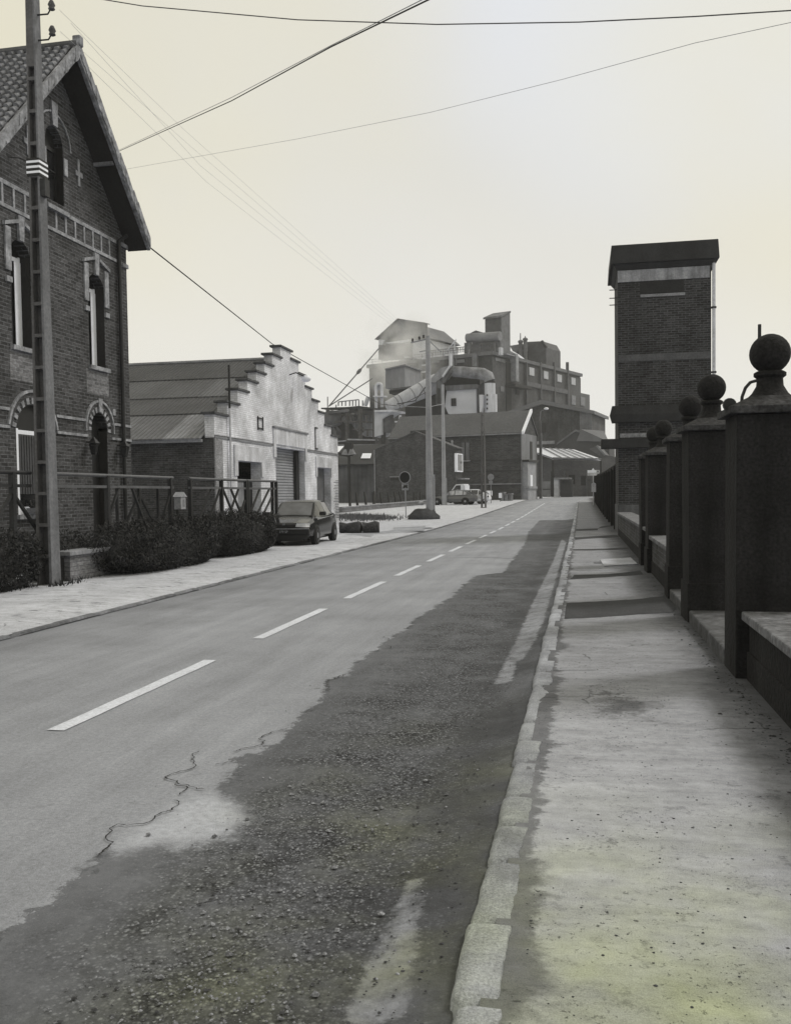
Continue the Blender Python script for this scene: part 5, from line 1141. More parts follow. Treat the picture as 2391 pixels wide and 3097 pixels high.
# canopy and wall at the bend
D4=150.; 
def qd(name,pts,mat,par=None): return MB().add(pts,[tuple(range(len(pts)))]).build(name,mat,par)
o4=VF.w((VF.hx(1625,1500,D4)[0],D4,0)); o4.z=gz(o4.y); F4=Frame(o4,VA)
t=empty('yard_wall',o4,'long brick yard wall with dark openings behind the canopy at the bend','wall',rz=F4.a)
wx=F4.hx(1860,1500)[0]; zh=F4.hx(1700,1388)[1]; MB().box(0,wx,0,.6,-.3,zh).build('wall_body',brick('yard_brick',.09,.12,.1,bw=.4,rh=.14,var=.25,vs=.3),t)
for x0,x1,y0,y1 in ((890,1000,1440,1600),(1100,1190,1455,1620)):
    a=F4.hx(*c8(x0,y0));b_=F4.hx(*c8(x1,y1)); MB().box(a[0],b_[0],-.05,.05,b_[1],a[1]).build('opening',M_door,t)
mb=MB()
for x0,x1,y0,y1 in ((1010,1090,1495,1515),(1200,1285,1495,1512),(890,975,1520,1540),(1190,1210,1500,1800),(925,945,1620,1810),(815,835,1370,1480)):
    a=F4.hx(*c8(x0,y0));b_=F4.hx(*c8(x1,y1)); mb.box(a[0],b_[0],-.35,.02,b_[1],a[1])
mb.build('brick_buttress',plain('buttress_grey',.11),t)
a=F4.hx(*c8(720,1520),-3);b_=F4.hx(*c8(900,1820),-3)
D5=141.; o5=VF.w((VF.hx(1640,1500,D5)[0],D5,0)); o5.z=gz(o5.y); F5=Frame(o5,VA)
t=empty('gate_shelter',o5,'small flat-roofed shelter with a white end pier and grey gates under the canopy','shelter',rz=F5.a)
def pb_(F_,x0,y0,x1,y1,d0,d1,nm,mat,par): 
    a=F_.hx(*c8(x0,y0));b_=F_.hx(*c8(x1,y1)); return MB().box(a[0],b_[0],d0,d1,max(b_[1],-.2),a[1]).build(nm,mat,par)
pb_(F5,640,1515,715,1830,0,1,'white_pier',plain('white_pier',.42,bp=0),t); pb_(F5,640,1490,900,1512,-.2,2,'slab_roof',M_stone2,t); pb_(F5,450,1550,580,1820,0,.15,'gate_leaf',plain('grey_gate',.17,bp=0),t); pb_(F5,585,1380,632,1825,.1,.6,'dark_post',M_iron,t); pb_(F5,722,1520,930,1820,1.2,1.5,'back_wall',plain('shelter_back',.06),t)
pb_(F5,450,1680,580,1690,-.05,0,'gate_bar',M_iron,t)
t=empty('canopy',o5,'white corrugated canopy roof over the yard entrance','canopy',rz=F5.a)
def c3d(x,y,ly): a=F5.hx(*c8(x,y),ly); return (a[0],ly,a[1])
A=[c3d(335,980,8),c3d(985,1008,8),c3d(1440,1168,.4),c3d(625,1150,.0),c3d(335,1050,3.5)]
mb=MB().add(A,[(4,3,2,1,0)]).add([(p[0],p[1],p[2]-.25) for p in A],[(0,1,2,3,4)]); 
ca=mb.build('canopy_roof',plain('white_sheet',.62,.6,var=.08,bp=0),t)
mb=MB()
for f in (.18,.36,.52,.68,.84):
    p=Vector(A[0]).lerp(Vector(A[1]),f); q=Vector(A[3]).lerp(Vector(A[2]),f); n_=Vector((0,-.05,.1)); mb.bar(p+n_,q+n_,.16,.08)
mb.bar(A[3],A[2],.2,.2); mb.build('roof_ribs',M_stone2,ca)
x_,z_=F5.hx(*c8(612,1160)); MB().box(x_-.15,x_+.15,.3,.6,-.2,z_-.2).build('support_post',M_iron,t); x_,z_=F5.hx(*c8(1430,1180)); MB().box(x_-.15,x_+.15,.3,.6,-.2,z_-.2).build('support_post',M_iron,t)
# hipped building behind the canopy
D6=168.; o6=VF.w((VF.hx(1683,1500,D6)[0],D6,0)); o6.z=1; F6=Frame(o6,VA); P6=lambda u,v,l=0:F6.hx(u,v,l)
t=empty('hipped_outbuilding',o6,'dark outbuilding with a pitched roof right behind the white canopy','outbuilding',rz=F6.a)
pts=[P6(*c8(690,900)),P6(*c8(1010,668)),P6(*c8(1390,688)),P6(*c8(1530,860))]
MB().prism([(pts[0][0]-1,-1),(pts[3][0]+.5,-1),(pts[3][0]+.5,pts[3][1]-.5),(pts[2][0]-2,pts[2][1]-.8),(pts[1][0],pts[1][1]-.3),(pts[0][0],pts[0][1]-.3)],0,6).build('wall',plain('far_dark_wall',.06,var=.25,vs=.2),t)
MB().prism([pts[0],pts[1],(pts[2][0]-3,pts[2][1]+.1),(pts[2][0]-3,pts[2][1]-.3),(pts[1][0],pts[1][1]-.35),(pts[0][0],pts[0][1]-.35)][::-1],-.3,6).build('roof_verge',plain('far_verge',.14),t)
e1=pts[1];e2=pts[2];e3=pts[3]
MB().add([(e1[0]+1,6,e1[1]+.3),(e2[0],6,e2[1]+.3),(e3[0]+.5,-.4,e3[1]-.2),(e3[0]-5.2,-.4,e3[1]+.1),(e1[0]+1,-.2,e1[1])],[(0,4,3,2,1)]).build('roof',plain('far_slate',.13,var=.15,vs=.3),t)
t2_=empty('lean_to_roof',VF.w((VF.hx(1800,1500,152)[0],152,1)),'grey lean-to roof with a pale sloping edge right of the canopy','lean-to',rz=F6.a); F7=Frame(t2_.location,VA)
a=[F7.hx(*c8(*p)) for p in ((1240,1000),(1370,940),(1510,1100),(1670,1130),(1640,1200),(1480,1160))]
MB().prism([a[0],a[5],a[4],a[3],a[2],a[1]],0,4).build('roof',plain('lean_grey',.10,bp=0),t2_); b0,b1=F7.hx(*c8(1370,945)),F7.hx(*c8(1510,1105)); MB().bar((b0[0],-.1,b0[1]),(b1[0],-.1,b1[1]),.3).build('verge',M_stone2,t2_)
a,b_=F7.hx(*c8(1450,1210)),F7.hx(*c8(1610,1500)); MB().box(a[0],b_[0]+3,.5,4,-1,a[1]).build('wall',plain('lean_wall',.13),t2_)
# big gabled shed
D8=172.; o8=VF.w((VF.hx(1560,1500,D8)[0],D8,0)); o8.z=1; F8=Frame(o8,VA); P8=lambda x,y,l=0:F8.hx(*c8(x,y),l)
t=empty('gabled_shed',o8,'big dark shed with a shallow gable roof in front of the factory','shed',rz=F8.a)
gl8,ap8,gr8=P8(-150,370),P8(450,170),P8(1310,358); wr=P8(1285,600)
MB().prism([(gl8[0]-3,-1),(wr[0],-1),(wr[0],gr8[1]-.4),(ap8[0],ap8[1]-.3),(gl8[0]-3,gl8[1]-1)],0,14).build('wall',plain('shed_wall',.055,var=.55,vs=.25,fine=.35,fs=3,streak=.3),t)
MB().prism([(gl8[0]-3,gl8[1]-.9),ap8,(gr8[0]+.4,gr8[1]),(gr8[0]+.4,gr8[1]-.6),(ap8[0],ap8[1]-.8),(gl8[0]-3,gl8[1]-1.5)][::-1],-1,14).build('roof',plain('shed_roof',.15,var=.2,vs=.3),t)
a=P8(1080,350);b_=P8(1285,670); MB().box(a[0],b_[0],-.15,0,b_[1]-8,a[1]).build('pale_panel',plain('shed_panel',.17,var=.3,vs=.5,streak=.2),t)
a=P8(440,560);b_=P8(510,720); MB().box(a[0],b_[0],-.1,0,b_[1],a[1]).build('louvre',M_door,t)
a=P8(340,880);b_=P8(690,920); MB().box(a[0],b_[0],-2,-1.6,b_[1],a[1]).build('pale_pipe',plain('pale_pipe_run',.28,bp=0),t)

# ============================================================ FACTORY
DF=186.; oF=VF.w((VF.hx(1490,1500,DF)[0],DF,0)); oF.z=1; FF=Frame(oF,-22.7)
M_fb=plain('factory_brick_front',.05,var=.45,vs=.15,fine=.4,fs=2.5,streak=.3); M_fs=plain('factory_brick_side',.07,var=.35,vs=.15,fine=.35,fs=2.5,streak=.25); M_fp=plain('factory_pale',.55,var=.2,vs=.2,streak=.2,bp=0); M_fg=plain('factory_grey_metal',.11,var=.5,vs=.3,streak=.35,bp=0); M_fd=plain('factory_dark',.028,var=.3,bp=0)
t=empty('factory',oF,'huge brick factory block with rooftop sheds, ducts and a row of pale windows','factory',rz=FF.a)
zt_=FF.hx(1490,1073)[1]; lf=-FF.hx(1122,1500)[0]; ln=FF.hy(1753,1137)[0]
MB().box(-lf,0,0,ln,-1,zt_).build('main_block',M_fb,t)
MB().box(-.1,.15,0,ln,-1,zt_-.4).build('side_facade',M_fs,t)
MB().box(-lf-.4,.5,-.5,ln+.4,zt_,zt_+.7).build('parapet',plain('parapet_grey',.12,bp=0),t)
def side(x0,y0,x1,y1,nm,mat,out=.35,cf=c5):
    u0,v0=cf(x0,y0);u1,v1=cf(x1,y1); a=FF.hy(u0,v0);b_=FF.hy(u1,v1); a2=FF.hy(u0,v1)[1]; return MB().box(.1,out,a[0],b_[0],a2,a[1]).build(nm,mat,t)
M_fpil=plain('pilaster_pale',.10,bp=0)  # paler tone for the side pilasters and string course
for x in (720,852,980,1104): side(x-5,600,x+5,1000,'pilaster',M_fpil,.7)
ya=FF.hy(*c5(725,795)); yb=FF.hy(*c5(1105,880)); MB().box(.1,.6,ya[0],yb[0],ya[1]-.6,ya[1]+.4).build('string_course',M_fpil,t)
for x0,x1,y0,y1 in ((755,800,645,718),(890,930,680,750),(1015,1055,710,778),(1145,1183,740,805)): w_=side(x0,y0,x1,y1,'window',plain('pale_pane',.42,.4,var=.15,vs=.6,bp=0),.3)
for x0,x1,y0,y1 in ((625,658,605,690),(630,660,838,898)): side(x0,y0,x1,y1,'dark_window',M_fd,.3)
for x0,x1,y0,y1 in ((1148,1185,905,990),): side(x0,y0,x1,y1,'lower_window',plain('dim_pane',.2,bp=0),.3)
side(440,555,530,585,'pale_panel',plain('panel_grey',.15,bp=0),.3); side(540,600,590,1060,'recess',M_fd,.3); side(538,803,690,830,'platform',M_fd,2.5); side(582,545,610,780,'vent_duct',plain('duct_grey',.25,bp=0),1.5); side(485,820,522,870,'patch',plain('panel_grey2',.15,bp=0),.3)
# lower end block
ye_=FF.hy(1782,1190,0)[0]; ze_=FF.hy(1758,1189)[1]; MB().box(-20,0,ln,ye_,-1,ze_).build('end_block',plain('end_block_brick',.10,var=.2,vs=.2,bp=0),t); 
a=FF.hy(*c5(1232,920));b_=FF.hy(*c5(1272,1005)); MB().box(.0,.3,a[0],b_[0],b_[1],a[1]).build('lower_window',plain('dim_pane',.2,bp=0),t)
def fr(cf,x0,y0,x1,y1,d0,d1,nm,mat,par=t):
    a=FF.hx(*cf(x0,y0),d0);b_=FF.hx(*cf(x1,y1),d0); return MB().box(a[0],b_[0],d0,d1,b_[1],a[1]).build(nm,mat,par)
c4=lambda x,y:(950+x/3.372,920+y/3.372); c7=lambda x,y:(1120+x/6.02,920+y/6.02); c9=lambda x,y:(1380+x/5.62,930+y/5.62)
for x0,x1 in ((1190,1275),(1435,1530)): fr(c4,x0,572,x1,592,-.3,0,'lintel',plain('panel_grey',.15)); fr(c4,x0+10,600,x1-10,640,-.1,0,'dark_window',M_fd)
fr(c4,1062,560,1100,820,-.8,0,'front_pilaster',plain('panel_grey2',.15)); fr(c5,235,520,278,640,-.8,0,'front_pilaster',MC['panel_grey2']); fr(c5,20,520,45,640,-1.2,0,'pale_downpipe',M_fp)
mb=MB()
for y in (560,625,695): a=FF.hx(*c4(1105,y),-.8); mb.box(a[0],a[0]+1.6,-1.2,-.8,a[1]-.1,a[1]+.15)
mb.build('ladder_rungs',M_fp,t)
# rooftop shed A and long gallery B
def fpoly(cf,P,d0,d1,nm,mat,par=t):
    Q=[FF.hx(*cf(*p),d0) for p in P]; ar=sum(Q[i][0]*Q[(i+1)%len(Q)][1]-Q[(i+1)%len(Q)][0]*Q[i][1] for i in range(len(Q)))
    if ar<0: Q=Q[::-1]
    return MB().prism(Q,d0,d1).build(nm,mat,par)
fpoly(c7,[(110,640),(490,268),(985,345),(985,605),(740,610),(290,690)],4,5.2,'rooftop_shed',M_fg)
fpoly(c7,[(70,640),(488,258),(992,335),(992,350),(490,275),(112,645)],3.4,5.4,'shed_roof',plain('rust_edge',.06,bp=0))
fpoly(c7,[(150,640),(255,650),(215,740),(150,740)],3.8,6,'corner_hood',M_fp); fpoly(c7,[(145,740),(212,740),(212,1010),(145,1010)],3.8,6,'leg_tower',M_fg)
fpoly(c7,[(290,700),(740,630),(700,680),(600,700),(300,715)],3.2,5,'pale_awning',M_fp)
fpoly(c7,[(275,715),(760,690),(760,1000),(275,1000)],5,6.4,'silo_body',plain('silo_grey',.19,var=.2,bp=0)); fpoly(c7,[(760,640),(1000,640),(1000,960),(760,960)],5.5,6.4,'gallery_wall_front',plain('silo_grey2',.17,var=.3,bp=0))
fpoly(c7,[(610,930),(700,970),(760,960),(760,985),(610,985)],3,5,'white_hopper',M_fp)
xa=FF.hx(*c7(985,600),5)[0]; zb_=FF.hx(*c7(985,605),5)[1]; ye3=min(max(FF.hy(*c7(1600,775),xa)[0],20),90); xr_=xa-4.
zr_=FF.hy(*c7(990,405),xr_)[1]; yr3=FF.hy(*c7(1660,600),xr_)[0]
MB().add([(xr_,5,zr_),(xr_,ye3,zr_),(xa+.5,ye3,zb_),(xa+.5,5,zb_),(xr_-4,5,zb_),(xr_-4,ye3,zb_)],[(0,3,2,1),(0,1,5,4),(1,2,5),(0,4,3),(2,3,4,5)]).build('gallery_roof',plain('gallery_roof_sheet',.13,var=.25,vs=.3,bp=0,streak=.2),t)
MB().box(xa-7,xa,5.2,ye3-.5,zt_,zb_-.3).build('gallery_wall',M_fp,t)
# penthouses
def pent(cf,fx0,fx1,ytl,ytr,yb,sx,yst,d0,nm,mf,ms,sl=0,roofm=None):
    a=FF.hx(*cf(fx0,ytl),d0); b_=FF.hx(*cf(fx1,yb),d0); y1=FF.hy(*cf(sx,yst),b_[0])[0]; y1=min(max(y1,d0+3),d0+25)
    za=a[1]; zb=FF.hy(*cf(sx,yst),b_[0])[1]
    zb=za+sl
    p=MB().prismx([(d0,b_[1]-3),(y1,b_[1]-3),(y1,zb),(d0,za)],a[0],b_[0]).build(nm,mf,t)
    MB().prismx([(d0,b_[1]-3),(y1,b_[1]-3),(y1,zb-.1),(d0,za-.1)],b_[0],b_[0]+.2).build('side_cladding',ms,p)
    MB().prismx([(d0-.3,za),(y1+.2,zb),(y1+.2,zb+.4),(d0-.3,za+.4)],a[0]-.3,b_[0]+.3).build('roof',roofm or M_fg,p); return p
pent(c9,483,752,205,180,700,893,120,7,'lift_tower',plain('lift_front',.07,bp=0),plain('lift_side',.13,bp=0),1.6)
fpoly(c9,[(180,460),(325,388),(480,440),(480,640),(180,640)],12,16,'rear_gable',M_fg)
# big tank on frame
a=FF.hx(*c9(180,520),2); b_=FF.hx(*c9(740,510),2); MB().tube([(a[0],2,a[1]),(b_[0],2,b_[1]+.3)],.95,20).build('roof_tank',plain('tank_metal',.2,var=.35,vs=.4,bp=0),t,smooth=60)
fr(c9,145,600,740,760,3.5,6,'tank_plant',plain('tank_plant_grey',.15,var=.3,bp=0)); mb=MB()
for x in (150,240,400,570,640,735): a=FF.hx(*c9(x,600),.8); b_=FF.hx(*c9(x,780),.8); mb.bar((a[0],.8,b_[1]),(a[0],.8,a[1]),.35)
a=FF.hx(*c9(400,625),.6); b_=FF.hx(*c9(600,625),.6); mb.bar((a[0],.6,a[1]),(b_[0],.6,b_[1]),.3); mb.build('tank_frame',M_fg,t)
# curved roof, chimneys, right penthouse (on the side wing)
dC=FF.hy(*c9(1100,875),-.2)[0]
fpoly(c9,[(760,700),(830,705),(900,730),(980,775),(1050,825),(1100,875),(1010,878),(950,830),(900,790)],dC,dC+2,'white_curved_roof',M_fp)
fr(c9,710,680,752,800,.4,1.4,'white_duct',M_fp); side(905,790,950,960,'side_duct',plain('duct_grey',.25),1.3,c9); side(752,788,950,806,'duct_run',MC['duct_grey'],1.3,c9)
def rightbox(x0,x1,y0,y1,lx,nm,mat,dx=4,ang=None):
    a=FF.hy(*cf9(x0,y0),lx); b_=FF.hy(*cf9(x1,y1),lx); return MB().box(lx-dx,lx,a[0],b_[0],b_[1],a[1]).build(nm,mat,t)
cf9=c9
# right penthouse: front face seen frontally at far ly
dP=FF.hy(*c9(1520,960),-.4)[0]
a=FF.hx(*c9(1165,585),dP); b_=FF.hx(*c9(1440,960),dP); c__=FF.hx(*c9(1520,960),dP)
MB().prism([(a[0],b_[1]-6),(c__[0],b_[1]-6),(c__[0],FF.hx(*c9(1520,680),dP)[1]),(FF.hx(*c9(1455,572),dP)[0],FF.hx(*c9(1455,572),dP)[1]),(a[0],a[1])],dP,dP+8).build('penthouse',plain('penthouse_wall',.085,var=.25,bp=0),t)
q0=FF.hx(*c9(1455,572),dP);q1=FF.hx(*c9(1528,682),dP); MB().bar((q0[0],dP-.2,q0[1]),(q1[0],dP-.2,q1[1]),.8,.5).build('penthouse_verge',M_fd,t)
fpoly(c9,[(900,650),(1060,625),(1155,620),(1145,725),(1000,755),(960,755)],dP-2,dP+4,'low_roof',plain('low_roof_grey',.17,bp=0)); fpoly(c9,[(960,755),(1150,725),(1150,900),(960,860)],dP-1,dP+4,'low_wall_face',plain('lift_front',.07))
for x in (1085,1165): a=FF.hx(*c9(x,560 if x>1100 else 600),dP-2.5); MB().tube([(a[0],dP-2.5,a[1]-5),(a[0],dP-2.5,a[1])],.45,12).lathe([(.5,0),(.65,.2),(.5,.5),(.12,.7),(.1,2.2 if x<1100 else 1.0)],(a[0],dP-2.5,a[1]),12).build('roof_vent',plain('vent_grey',.13,bp=0),t)
M_hr=plain('handrail_steel',.12,bp=0)
mb=MB(); x=-lf+1
while x<-2: mb.box(x-.05,x+.05,-.2,-.1,zt_+.6,zt_+1.8); x+=2.6
mb.box(-lf,-1,-.2,-.1,zt_+1.7,zt_+1.8).box(-lf,-1,-.2,-.1,zt_+1.2,zt_+1.27); mb.build('roof_railing',M_hr,t)
rq=random.Random(4)
for k in range(9):
    x=-lf+3+k*2.6; z=zt_-rq.choice((3.2,3.2,8.5)); MB().box(x,x+1.1,-.12,.0,z,z+1.7).build('dark_window',M_fd,t)
for x,h in ((-8.2,9),(-15.5,16),(-21,12),(-3.2,20)): MB().tube([(x,-.35,zt_+.4),(x,-.35,zt_-h)],.16,8).build('downpipe',M_hr,t,smooth=60)
for k in range(7):
    y=9+k*5.5; MB().box(-6.5+rq.uniform(-2,2),-4.5+rq.uniform(-1,1),y,y+rq.uniform(.8,2),zt_,zt_+rq.uniform(1.,2.2)).build('roof_box',M_fg,t)
for k in range(5):
    z=zt_-4.6-k*4.2; MB().box(-lf+.5,-.4,-.08,0,z,z+.12).build('brick_band',plain('front_band',.08,bp=0),t)
mb=MB(); 
for k in range(26): x=-18+k*.42; mb.box(x,x+.05,3.7,3.9,zt_+2,zt_+2.9)
mb.box(-18,-7,3.7,3.9,zt_+2.9,zt_+3).build('gallery_railing',M_hr,t)
for x0,z0,x1,z1 in ((-13,zt_+.3,-9,zt_+4.2),(-12,zt_+.8,-6.5,zt_+.9),(-9.4,zt_+.5,-9.4,zt_+3.6),(-6.2,zt_+.4,-5.2,zt_+3.2)): MB().tube([(x0,1.2,z0),(x1,1.2,z1)],.14,8).build('roof_pipe',M_fp,t,smooth=60)
# plant in front of the factory: ducts, dark plant house (own things)
D9=140.; o9=VF.w((VF.hx(1150,1500,D9)[0],D9,0)); o9.z=1; F9=Frame(o9,VA); 
def v9(cf,x,y,l=0): a=F9.hx(*cf(x,y),l); return (a[0],l,a[1])
def f9(cf,P,d0,d1,nm,mat,par):
    Q=[F9.hx(*cf(*p),d0) for p in P]; ar=sum(Q[i][0]*Q[(i+1)%len(Q)][1]-Q[(i+1)%len(Q)][0]*Q[i][1] for i in range(len(Q)))
    if ar<0: Q=Q[::-1]
    return MB().prism(Q,d0,d1).build(nm,mat,par)
t=empty('inclined_duct',o9,'big pale banded duct rising diagonally from a hopper box to a ribbed hood','duct',rz=F9.a)
a=v9(c4,745,1050,-2);b_=v9(c4,1260,800,3)
MB().tube([a,b_],[.95,1.55],28).build('duct_pipe',plain('duct_sheet',.42,var=.15,vs=.4,streak=.15,bp=0),t,smooth=50)
for f in (.17,.24,.48,.66,):
    p=Vector(a).lerp(Vector(b_),f); q=Vector(a).lerp(Vector(b_),f+.015); MB().tube([p,q],.95+.6*f+.06,28).build('band',M_stone2,t)
f9(c4,[(1160,790),(1290,650),(1390,620),(1310,740),(1230,800)],0,5,'ribbed_hood',corrug('ribbed_hood',.25,0,1.2,.2),t)
f9(c4,[(1305,735),(1388,618),(1388,700),(1325,800),(1305,790)],-.6,0,'hood_side',M_fg,t); f9(c4,[(1375,500),(1392,500),(1392,625),(1310,745),(1300,730),(1375,620)],-.9,-.3,'white_pipe',M_fp,t)
f9(c4,[(612,1080),(810,1075),(810,1095),(612,1100)],-3,2,'hopper_lid',M_fp,t); f9(c4,[(612,1098),(800,1095),(690,1170),(690,1330),(612,1355)],-2.5,1,'hopper_box',plain('hopper_grey',.42,var=.25,vs=.4,bp=0),t)
a=v9(c4,735,1130,-1);b_=v9(c4,735,1310,-1); MB().tube([a,b_],[1.15,1.0],20).build('vertical_drum',plain('drum_dark',.085,var=.4,bp=0),t,smooth=60)
f9(c4,[(1240,770),(1300,780),(1300,1030),(1240,1030)],0,.6,'support_leg',M_fg,t); f9(c4,[(1250,850),(1280,860),(1280,1010),(1250,1010)],-.1,0,'dark_slot',M_fd,t)
f9(c4,[(865,1130),(880,1130),(865,1200),(820,1205),(820,1192),(855,1190)],-3.5,-3,'handrail',M_fp,t)
f9(c4,[(680,1170),(720,1170),(720,1450),(680,1450)],-1.9,-1.5,'support_leg',M_fd,t); f9(c4,[(620,1355),(640,1355),(640,1440),(620,1440)],-2.2,-1.9,'support_leg',M_fg,t)
t=empty('plant_house',o9,'dark plant house with a pale flat wall panel below the horizontal duct','plant house',rz=F9.a)
f9(c4,[(925,1115),(925,1010),(1180,940),(1320,790),(1440,620),(1686,640),(1686,1260),(925,1260)],3.2,9,'dark_body',M_fd,t)
f9(c4,[(1350,870),(1648,862),(1652,1112),(1365,1118),(1330,1040)],1.5,3,'pale_wall',plain('pale_wall_panel',.52,var=.12,vs=.3,bp=0),t); f9(c4,[(1330,830),(1650,815),(1650,860),(1340,880)],1,3,'roof_edge',M_fg,t)
a=F9.hx(*c4(1395,1000),1.4);MB().box(a[0],a[0]+.8,1.35,1.5,a[1]-.6,a[1]+.6).build('hatch',M_fd,t)
f9(c5,[(275,830),(345,780),(345,1070),(285,1070)],2,4,'pipe_rack',M_fg,t)
t=empty('elbow_duct',o9,'horizontal duct bending down at right, stained grey above and white below','duct',rz=F9.a)
P_=[v9(c5,60,685,1),v9(c5,140,690,1),v9(c5,260,700,1),v9(c5,340,708,1),v9(c5,385,730,1),v9(c5,400,775,1)]
MB().tube(P_,[.85,.87,.9,.92,.9,.86],22).build('stained_pipe',plain('stained_duct',.2,var=.6,vs=.7,bp=0),t,smooth=60)
MB().tube([v9(c5,400,775,1),v9(c5,400,795,1)],.84,22).build('dark_collar',M_fd,t); MB().tube([v9(c5,400,795,1),v9(c5,402,900,1)],[.82,.82],22).build('white_pipe',M_fp,t,smooth=60); MB().tube([v9(c5,408,900,1),v9(c5,412,1065,1)],[.98,.95],22).build('white_drop',M_fp,t,smooth=60)
f9(c5,[(300,900),(335,900),(330,1010),(318,1065),(305,1060)],-.5,.5,'white_flap',M_fp,t)
mb=MB()
for y in (905,945,985,1028): p=v9(c5,368,y,0); mb.box(p[0],p[0]+.22,0,.6,p[2]-.15,p[2]+.15)
mb.build('bolts',M_fd,t)
f9(c5,[(375,1065),(392,1065),(385,1130),(355,1135),(355,1125),(372,1120)],-2.2,-1.9,'rail',M_fp,t)
# front tanks / boxes left of the factory
t=empty('cladding_box',o9,'tall pale grey clad box against the left of the factory front','plant box',rz=F9.a)
f9(c4,[(725,665),(920,622),(925,850),(725,860)],16,24,'box_body',plain('cladding_grey',.23,var=.2,vs=.3,streak=.2,bp=0),t); f9(c4,[(720,655),(925,612),(925,625),(720,668)],15.5,24,'lid',M_stone2,t)
f9(c4,[(760,880),(985,845),(985,870),(800,915),(765,915)],10,14,'platform',M_fd,t); f9(c4,[(775,862),(985,835),(985,850),(775,880)],9.5,14,'platform_edge',M_fg,t)
t=empty('hooped_pipe',o9,'pale hooped pipe standing in front of the left factory corner','pipe',rz=F9.a)
pts=[v9(c4,630,1060,4),v9(c4,630,850,4)]+[v9(c4,660-30*math.cos(k*math.pi/8),840-30*math.sin(k*math.pi/8),4) for k in range(1,8)]+[v9(c4,690,850,4),v9(c4,690,1050,4)]
MB().tube(pts,.24,10).build('pipe_loop',M_fp,t,smooth=60); f9(c4,[(600,830),(680,820),(680,870),(600,875)],4.2,5,'hood',plain('hood_pale',.4,bp=0),t); f9(c4,[(600,932),(720,932),(720,945),(600,945)],3,4,'cross_rail',M_fp,t)
# stays (derrick legs)
t=empty('stay_cable',o9,'pair of dark stays sloping from the factory top down to the yard frame','stay',rz=F9.a)
a=v9(c4,150,1040,2);b_=v9(c4,655,455,30);c__=v9(c4,590,760,30)
M_stay=plain('stay_dark',.06,bp=0); MB().tube([a,b_],.11,6).build('stay',M_stay,t); MB().tube([a,c__],.10,6).build('stay',M_stay,t)
p=Vector(a).lerp(Vector(b_),.62); q=Vector(a).lerp(Vector(b_),.52); MB().tube([q,q.lerp(p,.3),q.lerp(p,.7),p],[.1,.32,.32,.1],8).build('stay_block',M_stay,t)
# industrial yard frame on the left
t=empty('loading_frame',o9,'open steel loading frame with platforms, hoppers and corrugated backing left of the duct','steel frame',rz=F9.a)
cy=lambda x,y:(980+x/6.485,1200+y/6.485)
f9(cy,[(70,290),(440,240),(440,290),(70,340)],-2,-1,'fascia',M_fg,t); f9(cy,[(440,240),(970,265),(970,360),(440,320)],0,1,'fascia',plain('fascia_dark',.07,bp=0),t)
f9(cy,[(-60,215),(430,200),(680,178),(980,215),(980,245),(440,235),(-60,240)],-.5,2,'top_walkway',M_fd,t)
f9(cy,[(440,330),(975,360),(975,790),(800,780),(620,650),(520,500)],2,2.6,'corrugated_backing',corrug('backing_sheet',.22,0,.8,.25),t)
f9(cy,[(60,330),(440,300),(530,490),(630,640),(770,770),(1040,790),(1040,940),(60,960)],3,5,'dark_bay',M_fd,t)
f9(cy,[(130,540),(230,650),(240,800),(130,780)],0,2,'hopper',M_fg,t); a=v9(cy,160,430,0); MB().ball(a,2.0,14,.7).build('tank_end',M_fg,t,smooth=180); a=v9(cy,480,445,0); MB().ball(a,1.2,12,.6).build('tank_end',M_fg,t,smooth=180)
mb=MB()
for x0,y0,x1,y1,w_ in ((70,240,70,560,.5),(447,240,450,900,.5),(700,240,700,820,.5),(720,240,720,820,.4),(975,230,975,820,.35),(80,510,440,478,.35),(440,480,975,505,.3),(560,640,975,650,.25),(520,320,530,500,.3),(830,370,830,500,.3),(850,650,850,770,.25),(760,600,760,700,.3)):
    p=v9(cy,x0,y0,-1.2);q=v9(cy,x1,y1,-1.2); mb.bar(p,q,w_*.9)
mb.build('steel_members',M_rust,t)
f9(cy,[(450,822),(1040,835),(1040,860),(450,850)],-1.6,-1.1,'pale_beam',plain('pale_beam',.3,bp=0),t); f9(cy,[(260,865),(425,850),(425,868),(260,885)],-1.6,-1.1,'pale_beam',MC['pale_beam'],t); f9(cy,[(260,935),(1000,930),(1000,948),(260,958)],-1.6,-1.1,'lower_beam',M_stone2,t)
mb=MB()
for x0,y0,x1,y1 in ((680,60,680,180),(755,70,755,180),(280,100,680,55),(280,100,280,180),(350,95,350,180),(420,85,420,180),(500,80,500,180),(560,75,560,180),(620,65,620,180),(235,155,235,210)):
    mb.bar(v9(cy,x0,y0,0),v9(cy,x1,y1,0),.16)
mb.build('roof_railing',M_stone2,t)
mb=MB().bar(v9(cy,870,0,4),v9(cy,800,180,4),.9,.4); mb.build('pale_chute',M_fp,t)
p=v9(cy,68,0,-1);q=v9(cy,68,215,-1); MB().bar(p,q,.12).build('mast',M_fg,t)
